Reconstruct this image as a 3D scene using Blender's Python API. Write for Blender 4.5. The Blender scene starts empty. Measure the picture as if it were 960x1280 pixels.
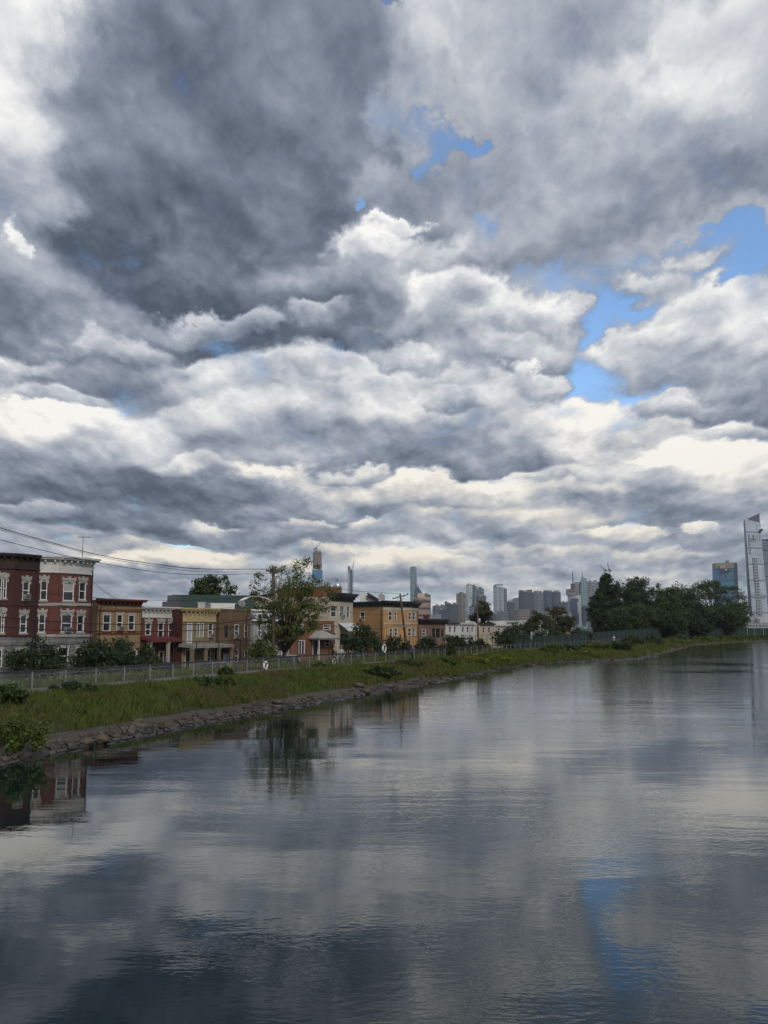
import bpy, bmesh, math, random
import numpy as np
from mathutils import Vector, Matrix, Euler
random.seed(7)
RNG = np.random.default_rng(11)
S = bpy.context.scene
COL = S.collection
R = math.radians
FPX = 1250.0                       # focal length in pixels of the 960 x 1280 photograph
PITCH = math.atan(145.0 / FPX)     # horizon lies 145 px below the picture's centre
EYE = 5.0
CP, SP = math.cos(PITCH), math.sin(PITCH)


def ray(px, py):
    u, v = (px - 480.0) / FPX, (640.0 - py) / FPX
    return Vector((u, CP - v * SP, SP + v * CP))


def pt(px, py, Y):                 # point seen at a pixel of the photo, Y metres ahead
    d = ray(px, py)
    return Vector((0, 0, EYE)) + d * (Y / d.y)


def gx(px, Y):                     # X of a pixel column near the horizon
    return pt(px, 785, Y).x


def zy(py, Y, px=480):
    return pt(px, py, Y).z


# ---------------------------------------------------------------- camera
cam = bpy.data.cameras.new('camera')
camo = bpy.data.objects.new('camera', cam)
COL.objects.link(camo)
camo.location = (0, 0, EYE)
camo.rotation_euler = (R(90) + PITCH, 0, 0)
cam.sensor_fit = 'VERTICAL'
cam.angle = 2 * math.atan(640.0 / FPX)
cam.clip_start = 0.1
cam.clip_end = 20000
S.camera = camo
S.view_settings.view_transform = 'Standard'
S.view_settings.look = 'None'
S.view_settings.exposure = 0
S.view_settings.gamma = 1
S.view_settings.use_curve_mapping = False
S.cycles.max_bounces = 6
S.cycles.diffuse_bounces = 2
S.cycles.glossy_bounces = 3
S.cycles.transparent_max_bounces = 8
S.cycles.caustics_reflective = False
S.cycles.caustics_refractive = False
S.cycles.use_denoising = True

# ---------------------------------------------------------------- sky
SUN_EL, SUN_AZ = R(33), R(158)      # azimuth clockwise from +Y: the sun is behind the camera, a little to the right
world = bpy.data.worlds.new('World')
S.world = world
world.use_nodes = True


class NT:
    """small helper to write node trees"""
    def __init__(self, tree):
        self.t = tree
        tree.nodes.clear()

    def n(self, kind, **kw):
        nd = self.t.nodes.new(kind)
        for k, v in kw.items():
            setattr(nd, k, v)
        return nd

    def put(self, sock, v):
        if isinstance(v, bpy.types.NodeSocket):
            self.t.links.new(v, sock)
        elif v is not None:
            if isinstance(v, (tuple, list, Vector)) and hasattr(sock.default_value, '__len__') \
                    and len(sock.default_value) == 4 and len(v) == 3:
                v = (*v, 1)
            sock.default_value = v

    def m(self, op, a, b=None, c=None, clamp=False):
        nd = self.n('ShaderNodeMath', operation=op, use_clamp=clamp)
        for i, v in enumerate((a, b, c)):
            if v is not None:
                self.put(nd.inputs[i], v)
        return nd.outputs[0]

    def v(self, op, a, b=None, c=None, s=None):
        nd = self.n('ShaderNodeVectorMath', operation=op)
        for i, x in enumerate((a, b, c)):
            if x is not None:
                self.put(nd.inputs[i], x)
        if s is not None:
            self.put(nd.inputs['Scale'], s)
        return nd.outputs['Value'] if op in ('LENGTH', 'DOT_PRODUCT', 'DISTANCE') else nd.outputs[0]

    def xyz(self, a, b, c=0.0):
        nd = self.n('ShaderNodeCombineXYZ')
        for i, x in enumerate((a, b, c)):
            self.put(nd.inputs[i], x)
        return nd.outputs[0]

    def sep(self, a):
        nd = self.n('ShaderNodeSeparateXYZ')
        self.put(nd.inputs[0], a)
        return nd.outputs

    def rng(self, x, a, b, c=0.0, d=1.0, kind='LINEAR'):
        nd = self.n('ShaderNodeMapRange', interpolation_type=kind)
        self.put(nd.inputs[0], x)
        for i, y in enumerate((a, b, c, d)):
            self.put(nd.inputs[i + 1], y)
        return nd.outputs[0]

    def noise(self, vec, scale, detail=4, rough=0.5, lac=2.0, dist=0.0, color=False, dim='3D'):
        nd = self.n('ShaderNodeTexNoise', noise_dimensions=dim)
        self.put(nd.inputs['Vector'], vec)
        nd.inputs['Scale'].default_value = scale
        nd.inputs['Detail'].default_value = detail
        nd.inputs['Roughness'].default_value = rough
        nd.inputs['Lacunarity'].default_value = lac
        nd.inputs['Distortion'].default_value = dist
        return nd.outputs[1] if color else nd.outputs[0]

    def mixv(self, f, a, b):
        nd = self.n('ShaderNodeMix', data_type='VECTOR')
        self.put(nd.inputs[0], f)
        self.put(nd.inputs[4], a)
        self.put(nd.inputs[5], b)
        return nd.outputs[1]

    def mixc(self, f, a, b, blend='MIX'):
        nd = self.n('ShaderNodeMix', data_type='RGBA', blend_type=blend)
        self.put(nd.inputs[0], f)
        self.put(nd.inputs[6], a)
        self.put(nd.inputs[7], b)
        return nd.outputs[2]

    def ramp(self, x, stops, interp='LINEAR'):
        nd = self.n('ShaderNodeValToRGB')
        nd.color_ramp.interpolation = interp
        e = nd.color_ramp.elements
        while len(e) > 1:
            e.remove(e[-1])
        e[0].position = stops[0][0]
        e[0].color = (*stops[0][1], 1)
        for p, c in stops[1:]:
            k = e.new(p)
            k.color = (*c, 1)
        self.put(nd.inputs[0], x)
        return nd.outputs[0]


# cumulus elements, given where the photograph shows them (converted to azimuth / elevation in degrees):
# (x, y, rx, ry, brightness of the top, of the base, opacity over blue, edge softness, warmth)
CLOUDS = [
    # --- upper sky
    (60, 50, 210, 160, 0.92, 0.84, 1, 0.9, 0), (10, 185, 140, 130, 0.86, 0.74, 1, 0.9, 0),
    (540, 20, 190, 80, 0.79, 0.71, 1, 0.8, 0), (620, 120, 190, 130, 0.76, 0.67, 1, 0.8, 0),
    (930, 20, 160, 60, 0.89, 0.81, 1, 0.9, 0),
    (270, 120, 220, 190, 0.495, 0.43, 1, 0.75, 0), (390, 70, 170, 130, 0.545, 0.46, 1, 0.8, 0),
    (190, 235, 150, 90, 0.525, 0.42, 1, 0.8, 0), (255, 290, 215, 105, 0.455, 0.37, 1, 0.7, 0),
    (430, 190, 130, 80, 0.495, 0.45, 1, 0.8, 0), (330, 355, 190, 62, 0.455, 0.32, 1, 0.6, 0),
    (20, 290, 75, 90, 0.7, 0.6, 1, 0.8, 0),
    (548, 172, 40, 30, 0.5, 0.5, 0, 1, 0), (590, 190, 26, 18, 0.5, 0.5, 0.1, 0.6, 0), (486, 4, 40, 14, 0.5, 0.5, 0.1, 0.7, 0),
    (461, 238, 11, 9, 0.6, 0.6, 0.05, 0.5, 0),
    (845, 105, 130, 75, 0.93, 0.85, 1, 0.9, 0), (715, 55, 120, 60, 0.7, 0.63, 1, 0.8, 0),
    (740, 170, 170, 70, 0.74, 0.63, 1, 0.8, 0), (830, 215, 250, 80, 0.68, 0.55, 1, 0.7, 0),
    (690, 270, 150, 66, 0.65, 0.565, 1, 0.6, 0), (560, 255, 110, 50, 0.68, 0.575, 1, 0.6, 0),
    (500, 215, 100, 42, 0.64, 0.55, 1, 0.7, 0),
    (503, 267, 34, 13, 1.01, 0.89, 1, 0.6, 0), (42, 303, 15, 26, 0.97, 0.83, 1, 0.9, 0),
    (550, 172, 36, 27, 0.5, 0.5, 0, 1, 0), (588, 191, 24, 14, 0.5, 0.5, 0.05, 1, 0), (461, 238, 12, 10, 0.6, 0.6, 0.1, 0.8, 0), (520, 120, 40, 30, 0.6, 0.6, 0.5, 1, 0),
    # --- blue gaps on the right
    (870, 338, 140, 50, 0.5, 0.5, 0, 1, 0), (945, 312, 70, 36, 0.5, 0.5, 0, 1, 0), (782, 378, 76, 42, 0.5, 0.5, 0, 1, 0),
    (745, 462, 60, 60, 0.5, 0.5, 0.05, 1, 0), (800, 500, 70, 34, 0.5, 0.5, 0.1, 0.5, 0),
    (690, 545, 80, 16, 0.5, 0.5, 0.2, 0.5, 0), (655, 604, 110, 9, 0.8, 0.8, 0.3, 0.5, 0), (880, 566, 60, 10, 0.5, 0.5, 0.1, 0.5, 0),
    (130, 412, 60, 20, 0.76, 0.72, 0.75, 0.7, 0), (225, 686, 46, 8, 0.7, 0.7, 0.3, 0.6, 0),
    (812, 345, 60, 17, 0.8, 0.72, 0.75, 1, 0), (880, 318, 60, 14, 0.78, 0.7, 0.8, 1, 0),
    # --- middle band
    (30, 380, 120, 60, 0.615, 0.405, 1, 0.7, 0), (28, 446, 52, 20, 0.93, 0.69, 1, 0.75, 0),
    (190, 430, 160, 46, 0.585, 0.37, 1, 0.6, 0), (140, 474, 120, 34, 0.59, 0.455, 1, 0.55, 0),
    (470, 320, 90, 50, 0.96, 0.57, 1, 0.4, 0), (560, 345, 110, 52, 0.83, 0.53, 1, 0.45, 0), (420, 372, 160, 46, 0.635, 0.37, 1, 0.5, 0),
    (330, 425, 180, 48, 0.485, 0.325, 1, 0.55, 0), (470, 425, 130, 44, 0.535, 0.37, 1, 0.55, 0),
    (640, 330, 70, 30, 0.68, 0.5, 1, 0.6, 0),
    (905, 395, 130, 62, 0.93, 0.69, 1, 0.4, 0), (800, 430, 70, 34, 0.91, 0.71, 1, 0.4, 0), (870, 455, 150, 60, 0.83, 0.55, 1, 0.45, 0),
    (600, 405, 120, 62, 0.92, 0.55, 1, 0.4, 0), (650, 430, 90, 56, 0.87, 0.47, 1, 0.45, 0), (540, 440, 130, 46, 0.72, 0.455, 1, 0.5, 0),
    (610, 480, 130, 26, 0.56, 0.455, 1, 0.6, 0),
    (915, 505, 130, 52, 0.65, 0.465, 1, 0.5, 0),
    (740, 455, 48, 44, 0.5, 0.5, 0.05, 1, 0), (775, 500, 78, 24, 0.5, 0.5, 0, 1, 0), (700, 516, 40, 14, 0.5, 0.5, 0.2, 0.8, 0),
    (655, 300, 40, 30, 0.66, 0.62, 0.75, 0.9, 0), (535, 130, 60, 50, 0.66, 0.66, 0.55, 1, 0),
    (135, 425, 72, 22, 0.79, 0.58, 1, 0.6, 0), (222, 455, 66, 20, 0.77, 0.54, 1, 0.6, 0), (575, 372, 70, 30, 0.91, 0.64, 1, 0.5, 0), (690, 392, 50, 30, 0.87, 0.6, 1, 0.5, 0), (830, 408, 60, 24, 0.93, 0.72, 1, 0.5, 0),
    (930, 300, 50, 24, 0.5, 0.5, 0.05, 1, 0), (700, 352, 40, 22, 0.6, 0.6, 0.35, 1, 0), (950, 335, 30, 16, 0.5, 0.5, 0.1, 1, 0), (640, 285, 26, 20, 0.6, 0.6, 0.4, 1, 0),
    # --- lower middle
    (250, 500, 130, 40, 0.72, 0.5, 1, 0.6, 0), (330, 480, 110, 48, 0.89, 0.59, 1, 0.45, 0), (470, 500, 160, 46, 0.83, 0.53, 1, 0.45, 0),
    (60, 530, 160, 56, 1.03, 0.71, 1, 0.4, 0.2), (190, 548, 110, 46, 0.89, 0.63, 1, 0.45, 0), (320, 540, 130, 44, 0.81, 0.57, 1, 0.5, 0),
    (90, 575, 140, 28, 0.68, 0.46, 1, 0.6, 0),
    (640, 505, 80, 34, 0.87, 0.63, 1, 0.45, 0), (745, 540, 120, 54, 1.05, 0.75, 1, 0.32, 0.3), (830, 548, 70, 36, 0.87, 0.63, 1, 0.4, 0.2),
    (560, 535, 150, 46, 0.89, 0.475, 1, 0.45, 0.1), (500, 575, 170, 34, 0.61, 0.405, 1, 0.5, 0), (620, 575, 90, 26, 0.57, 0.455, 1, 0.55, 0),
    (890, 588, 120, 44, 1.05, 0.71, 1, 0.32, 0.4), (800, 604, 80, 26, 0.78, 0.56, 1, 0.45, 0.2),
    (350, 578, 130, 26, 0.68, 0.46, 1, 0.55, 0),
    (320, 600, 95, 26, 1, 0.68, 1, 0.38, 0.5), (420, 612, 90, 20, 0.81, 0.56, 1, 0.45, 0.4),
    (60, 610, 190, 34, 0.53, 0.385, 1, 0.5, 0), (215, 618, 190, 40, 0.51, 0.355, 1, 0.5, 0), (170, 648, 170, 24, 0.49, 0.395, 1, 0.6, 0),
    (430, 640, 160, 22, 0.59, 0.465, 1, 0.55, 0),
    # --- smaller puffs scattered through the middle
    (250, 395, 60, 20, 0.8, 0.56, 1, 0.5, 0), (360, 398, 46, 16, 0.78, 0.56, 1, 0.55, 0), (70, 480, 60, 16, 0.84, 0.62, 1, 0.5, 0), (400, 470, 60, 20, 0.9, 0.64, 1, 0.45, 0),
    (505, 455, 50, 20, 0.84, 0.58, 1, 0.5, 0), (680, 470, 44, 20, 0.92, 0.68, 1, 0.45, 0), (850, 500, 56, 18, 0.86, 0.62, 1, 0.5, 0), (560, 500, 50, 16, 0.9, 0.66, 1, 0.45, 0),
    (240, 580, 60, 14, 0.84, 0.6, 1, 0.5, 0.2), (30, 640, 60, 12, 0.74, 0.56, 1, 0.5, 0), (450, 590, 44, 11, 0.9, 0.66, 1, 0.45, 0.3), (690, 600, 60, 13, 0.86, 0.62, 1, 0.5, 0.2),
    (930, 540, 50, 16, 0.9, 0.66, 1, 0.5, 0.1), (380, 655, 50, 8, 0.84, 0.64, 1, 0.5, 0.5), (270, 660, 46, 8, 0.8, 0.6, 1, 0.5, 0.4), (740, 650, 50, 8, 0.9, 0.68, 1, 0.45, 0.6), (480, 655, 44, 8, 0.88, 0.66, 1, 0.45, 0.6),
    # --- low clouds near the horizon
    (560, 622, 160, 25, 0.98, 0.62, 1, 0.4, 0.6), (700, 632, 120, 24, 0.86, 0.54, 1, 0.42, 0.5), (840, 634, 140, 20, 0.7, 0.52, 1, 0.55, 0.1),
    (640, 650, 160, 16, 0.84, 0.6, 1, 0.45, 0.7), (780, 664, 56, 12, 0.98, 0.76, 1, 0.4, 0.8), (862, 655, 26, 9, 0.96, 0.8, 1, 0.35, 0.6),
    (560, 664, 130, 13, 0.72, 0.58, 1, 0.55, 0.1), (930, 662, 70, 12, 0.68, 0.6, 1, 0.6, 0), (330, 672, 120, 12, 0.65, 0.54, 1, 0.6, 0),
    (205, 697, 125, 15, 1.04, 0.8, 1, 0.42, 1), (120, 686, 90, 10, 0.82, 0.66, 1, 0.5, 0.8), (60, 674, 90, 12, 0.7, 0.6, 1, 0.6, 0.2),
    (520, 698, 80, 15, 1.02, 0.76, 1, 0.42, 1), (410, 690, 70, 11, 0.84, 0.64, 1, 0.5, 0.8), (660, 690, 110, 10, 0.83, 0.68, 1, 0.5, 0.6),
    (330, 708, 80, 9, 0.82, 0.66, 1, 0.5, 0.8), (820, 690, 70, 9, 0.83, 0.68, 1, 0.5, 0.6), (600, 712, 130, 8, 0.79, 0.68, 1, 0.6, 0.5),
    (110, 722, 130, 12, 0.69, 0.58, 1, 0.6, 0), (460, 722, 160, 9, 0.69, 0.62, 1, 0.6, 0.2), (760, 716, 130, 9, 0.68, 0.66, 1, 0.6, 0.1),
    (925, 705, 75, 26, 0.7, 0.62, 1, 0.7, 0), (250, 738, 200, 8, 0.7, 0.66, 1, 0.6, 0.3), (700, 736, 200, 8, 0.77, 0.72, 1, 0.6, 0.4), (830, 722, 80, 7, 0.77, 0.7, 1, 0.6, 0.5),
]


def build_sky():
    g = NT(world.node_tree)
    tc = g.n('ShaderNodeTexCoord')
    d = g.v('NORMALIZE', tc.outputs['Generated'])
    x, y, z = g.sep(d)
    zc = g.m('MAXIMUM', z, 0.0)
    az = g.m('MULTIPLY', g.m('ARCTAN2', x, y), 180 / math.pi)
    el = g.m('MULTIPLY', g.m('ARCSINE', z), 180 / math.pi)
    zz = g.m('ADD', zc, 0.17)
    # noise position: features shrink toward the horizon and are about twice as wide as high
    P = g.xyz(g.m('DIVIDE', g.m('MULTIPLY', az, 1.9 * math.pi / 180), g.m('POWER', zz, .55)), g.m('MULTIPLY', g.m('LOGARITHM', zz, math.e), 1.75), g.m('MULTIPLY', y, .5))
    q = g.xyz(az, el, 0)
    w1 = g.v('SUBTRACT', g.noise(P, 1.3, 3, .5, color=True), (.5, .5, .5))
    w2 = g.v('SUBTRACT', g.noise(P, 4.2, 7, .60, color=True), (.5, .5, .5))
    amp = g.m('MULTIPLY', g.m('POWER', zz, 1.45), 1.15)
    def warp(a, b):
        s = g.v('ADD', g.v('SCALE', w1, s=a), g.v('SCALE', w2, s=b))
        s = g.v('MULTIPLY', s, g.xyz(g.m('MULTIPLY', amp, 1.5), g.m('MULTIPLY', amp, .9), 0))
        return g.v('ADD', q, s)
    qa = warp(13.0, 15.0)
    # puff noise used inside elements; relief = lit from above
    n1 = g.noise(P, 3.8, 6, .48)
    n2 = g.noise(g.v('ADD', P, (.02, .055, .0)), 3.8, 6, .48)
    relief = g.m('SUBTRACT', n1, n2)
    n1c = g.m('SUBTRACT', n1, .5)
    # cauliflower texture: creases between small rounded puffs
    Pw = g.v('ADD', P, g.v('SCALE', w2, s=.25))
    bl = g.m('ABSOLUTE', g.m('SUBTRACT', g.noise(Pw, 8.5, 5, .55), .5))
    bl2 = g.m('ABSOLUTE', g.m('SUBTRACT', g.noise(g.v('ADD', Pw, (.01, .03, 0)), 8.5, 5, .55), .5))
    puff = g.m('SUBTRACT', bl, bl2)
    fine = g.m('SUBTRACT', g.noise(Pw, 14.0, 6, .62), .5)
    # all fine detail, gathered before the elements are laid
    det = g.m('MULTIPLY', relief, g.rng(el, 4, 28, .95, .40))
    det = g.m('MULTIPLY_ADD', n1c, g.rng(el, 4, 26, .15, .20), det)
    det = g.m('MULTIPLY_ADD', puff, g.rng(el, 4, 28, .34, .20), det)
    det = g.m('MULTIPLY_ADD', fine, .05, det)
    # brightness ceiling raised toward the sun behind the viewer, added to light the fronts
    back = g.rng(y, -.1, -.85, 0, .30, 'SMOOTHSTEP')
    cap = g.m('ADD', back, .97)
    gapn = g.m('MULTIPLY_ADD', n1c, 2.1, g.m('MULTIPLY', fine, .5))
    base = g.rng(el, 0, 40, .66, .60)
    base = g.m('ADD', base, g.m('MULTIPLY', g.sep(w1)[0], .55))
    state = g.xyz(base, 1.0, 0.0)
    vt = g.m('MULTIPLY', n1c, g.rng(el, 4, 24, .9, 1.7))
    for (cx, cy, rx, ry, lt, lb, al, soft, warm) in CLOUDS:
        r = ray(cx, cy).normalized()
        a0, e0 = math.degrees(math.atan2(r.x, r.y)), math.degrees(math.asin(r.z))
        k = math.degrees(1 / FPX) * math.cos(math.atan(math.hypot(cx - 480, cy - 640) / FPX)) ** 1.5
        sx, sy = 1 / (rx * k * 1.06 / math.cos(R(e0))), 1 / (ry * k * 1.06)
        qi = g.v('MULTIPLY_ADD', state, (1e-7, 1e-7, 0), qa)      # keeps the elements in order when the shader is compiled
        p = g.v('MULTIPLY_ADD', qi, (sx, sy, 0), (-a0 * sx, -e0 * sy, 0))
        mask = g.rng(g.v('LENGTH', p), 1.0 + soft * .22, 1.0 - soft * .74, 0, 1, 'SMOOTHSTEP')
        lum = g.rng(g.m('ADD', g.v('DOT_PRODUCT', p, (0, 1, 0)), vt), -.62, .52, lb, lt)
        state = g.mixv(mask, state, g.xyz(lum, al, warm))
    L, A, W = g.sep(state)
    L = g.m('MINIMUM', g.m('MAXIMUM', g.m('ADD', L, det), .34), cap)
    # ragged gap edges
    A = g.rng(g.m('ADD', A, gapn), .02, .80, .10, 1, 'SMOOTHSTEP')
    lin = g.m('MULTIPLY', g.m('POWER', L, 2.2), 1.06)
    tint = g.ramp(L, [(0.30, (.76, .97, 1.36)), (.55, (.86, .985, 1.22)), (.80, (.97, 1.0, 1.05)), (1.0, (1.02, 1.0, .95))])
    tint = g.mixc(g.m('MULTIPLY', W, g.rng(L, .6, .9)), tint, (1.06, .985, .84))
    cloud = g.v('SCALE', g.v('MULTIPLY', tint, (10, 10, 10)), s=lin)
    sky = g.n('ShaderNodeTexSky', sky_type='NISHITA')
    sky.sun_disc = False
    sky.sun_elevation = SUN_EL
    sky.sun_rotation = SUN_AZ
    sky.air_density = 1.0
    sky.dust_density = .4
    sky.ozone_density = 2.0
    blue = g.v('MULTIPLY', sky.outputs[0], (1.35, 1.6, 1.85))
    col = g.mixc(A, blue, cloud)
    below = g.rng(z, -.02, .0, 0, 1)
    col = g.mixc(below, (.9, 1.0, 1.1), col)
    bg = g.n('ShaderNodeBackground')
    g.put(bg.inputs[0], col)
    bg.inputs[1].default_value = 0.1
    out = g.n('ShaderNodeOutputWorld')
    g.t.links.new(bg.outputs[0], out.inputs[0])
    world.cycles.sampling_method = 'MANUAL'
    world.cycles.sample_map_resolution = 512


build_sky()
sun = bpy.data.lights.new('sun', 'SUN')
sun.energy = 1.45
sun.angle = R(12)
sun.color = (1.0, .93, .82)
suno = bpy.data.objects.new('sun', sun)
COL.objects.link(suno)
suno.rotation_euler = (R(90) - SUN_EL, 0, R(180) - SUN_AZ + R(180) - R(180))
# a sun lamp shines along its local -Z: aim it from the sky's sun direction
sd = Vector((math.sin(SUN_AZ) * math.cos(SUN_EL), math.cos(SUN_AZ) * math.cos(SUN_EL), math.sin(SUN_EL)))
suno.rotation_euler = sd.to_track_quat('Z', 'Y').to_euler()
# ================================================================ object helpers
def tag(o, label=None, cat=None, group=None, kind=None):
    for k, v in (('label', label), ('category', cat), ('group', group), ('kind', kind)):
        if v:
            o[k] = v
    return o


def empty(name, loc, label, cat, group=None, rz=0.0):
    o = bpy.data.objects.new(name, None)
    o.empty_display_size = .3
    COL.objects.link(o)
    o.location = loc
    o.rotation_euler = (0, 0, rz)
    return tag(o, label, cat, group)


def copy_tree(o, parent=None):
    c = o.copy()
    COL.objects.link(c)
    c.parent = parent
    for ch in list(o.children):
        copy_tree(ch, c)
    return c


def root_loc(p):
    v = Vector((0, 0, 0))
    while p is not None:
        v += p.location
        p = p.parent
    return v


class MB:
    """collects geometry in world (or local) coordinates and links it as one mesh object"""
    def __init__(self):
        self.v, self.f = [], []

    def add(self, vs, fs):
        k = len(self.v)
        self.v += [tuple(p) for p in vs]
        self.f += [tuple(i + k for i in f) for f in fs]
        return self

    def quad(self, a, b, c, d):
        return self.add((a, b, c, d), ((0, 1, 2, 3),))

    def box(self, o, u, v, w):     # corner + three edge vectors
        o, u, v, w = Vector(o), Vector(u), Vector(v), Vector(w)
        vs = [o, o + u, o + u + v, o + v, o + w, o + u + w, o + u + v + w, o + v + w]
        fs = [(0, 3, 2, 1), (4, 5, 6, 7), (0, 1, 5, 4), (1, 2, 6, 5), (2, 3, 7, 6), (3, 0, 4, 7)]
        if u.cross(v).dot(w) < 0:
            fs = [f[::-1] for f in fs]
        return self.add(vs, fs)

    def bx(self, x0, x1, y0, y1, z0, z1):
        return self.box((x0, y0, z0), (x1 - x0, 0, 0), (0, y1 - y0, 0), (0, 0, z1 - z0))

    def beam(self, p, q, w, h=None, up=(0, 0, 1)):
        p, q = Vector(p), Vector(q)
        h = h or w
        d = (q - p)
        s = d.cross(Vector(up))
        if s.length < 1e-6:
            s = Vector((1, 0, 0))
        s.normalize()
        t = s.cross(d).normalized()
        return self.box(p - s * w / 2 - t * h / 2, s * w, t * h, d)

    def tube(self, pts, rad, n=8, caps=True):
        pts = [Vector(p) for p in pts]
        if not hasattr(rad, '__len__'):
            rad = [rad] * len(pts)
        k = len(self.v)
        for i, p in enumerate(pts):
            d = (pts[min(i + 1, len(pts) - 1)] - pts[max(i - 1, 0)]).normalized()
            a = d.orthogonal().normalized() if abs(d.z) > .95 else d.cross(Vector((0, 0, 1))).normalized()
            b = d.cross(a)
            for j in range(n):
                t = 2 * math.pi * j / n
                self.v.append(tuple(p + (a * math.cos(t) + b * math.sin(t)) * rad[i]))
        for i in range(len(pts) - 1):
            for j in range(n):
                j2 = (j + 1) % n
                self.f.append((k + i * n + j, k + i * n + j2, k + (i + 1) * n + j2, k + (i + 1) * n + j))
        if caps:
            self.f.append(tuple(k + j for j in range(n))[::-1])
            e = k + (len(pts) - 1) * n
            self.f.append(tuple(e + j for j in range(n)))
        return self

    def lathe(self, c, prof, n=16, axis=None):
        """profile of (radius, height) about a vertical axis at c"""
        c = Vector(c)
        k = len(self.v)
        for r, h in prof:
            for j in range(n):
                t = 2 * math.pi * j / n
                p = Vector((r * math.cos(t), r * math.sin(t), h))
                if axis is not None:
                    p = axis @ p
                self.v.append(tuple(c + p))
        for i in range(len(prof) - 1):
            for j in range(n):
                j2 = (j + 1) % n
                self.f.append((k + i * n + j, k + i * n + j2, k + (i + 1) * n + j2, k + (i + 1) * n + j))
        self.f.append(tuple(k + j for j in range(n))[::-1])
        e = k + (len(prof) - 1) * n
        self.f.append(tuple(e + j for j in range(n)))
        return self

    def prism(self, poly, z0, z1):  # poly counter-clockwise list of (x, y)
        n = len(poly)
        z1s = z1 if hasattr(z1, '__len__') else [z1] * n
        vs = [(p[0], p[1], z0) for p in poly] + [(p[0], p[1], z1s[i]) for i, p in enumerate(poly)]
        fs = [tuple(range(n))[::-1], tuple(range(n, 2 * n))]
        fs += [(i, (i + 1) % n, n + (i + 1) % n, n + i) for i in range(n)]
        return self.add(vs, fs)

    def build(self, name, mat, parent=None, smooth=False, local=False):
        me = bpy.data.meshes.new(name)
        v = self.v
        if parent is not None and not local:
            o = root_loc(parent)
            v = [(a - o.x, b - o.y, c - o.z) for a, b, c in v]
        me.from_pydata(v, [], self.f)
        me.update()
        me.materials.append(mat)
        if smooth:
            for p in me.polygons:
                p.use_smooth = True
        ob = bpy.data.objects.new(name, me)
        COL.objects.link(ob)
        if parent is not None:
            ob.parent = parent
        return ob


def np_mesh(name, verts, faces, mat, parent=None):
    """verts (N,3), faces (M,k) numpy"""
    me = bpy.data.meshes.new(name)
    n, (m, k) = len(verts), faces.shape
    me.vertices.add(n)
    me.vertices.foreach_set('co', np.ascontiguousarray(verts, dtype=np.float32).ravel())
    me.loops.add(m * k)
    me.loops.foreach_set('vertex_index', np.ascontiguousarray(faces, dtype=np.int32).ravel())
    me.polygons.add(m)
    me.polygons.foreach_set('loop_start', np.arange(0, m * k, k, dtype=np.int32))
    me.polygons.foreach_set('loop_total', np.full(m, k, dtype=np.int32))
    me.update(calc_edges=True)
    me.materials.append(mat)
    ob = bpy.data.objects.new(name, me)
    COL.objects.link(ob)
    if parent is not None:
        ob.parent = parent
    return ob


# ================================================================ materials
def mat(name, fn):
    m = bpy.data.materials.new(name)
    m.use_nodes = True
    g = NT(m.node_tree)
    out = g.n('ShaderNodeOutputMaterial')
    s = fn(g)
    g.t.links.new(s, out.inputs[0])
    return m


def bsdf(g, col, rough=.7, metal=0.0, spec=.4, normal=None, **kw):
    b = g.n('ShaderNodeBsdfPrincipled')
    g.put(b.inputs['Base Color'], col)
    g.put(b.inputs['Roughness'], rough)
    g.put(b.inputs['Metallic'], metal)
    g.put(b.inputs['Specular IOR Level'], spec)
    if normal is not None:
        g.t.links.new(normal, b.inputs['Normal'])
    for k, v in kw.items():
        g.put(b.inputs[k.replace('_', ' ')], v)
    return b.outputs[0]


def bump(g, h, dist=.02, strength=1.0):
    b = g.n('ShaderNodeBump')
    b.inputs['Strength'].default_value = strength
    b.inputs['Distance'].default_value = dist
    g.put(b.inputs['Height'], h)
    return b.outputs[0]


def vary(g, pos, c, amt=.25, scale=1.5, scale2=9.0):
    """a base colour with blotches and fine grain"""
    n = g.noise(pos, scale, 5, .6)
    n2 = g.noise(pos, scale2, 4, .6)
    f = g.m('ADD', g.m('MULTIPLY', n, .65), g.m('MULTIPLY', n2, .35))
    k = g.rng(f, .3, .7, 1 - amt, 1 + amt)
    return g.v('SCALE', c, s=k)


def plain(name, c, rough=.7, metal=0.0, amt=.22, scale=1.5, spec=.4):
    def fn(g):
        pos = g.n('ShaderNodeTexCoord').outputs['Object']
        return bsdf(g, vary(g, pos, c, amt, scale), rough, metal, spec)
    return mat(name, fn)


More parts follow.
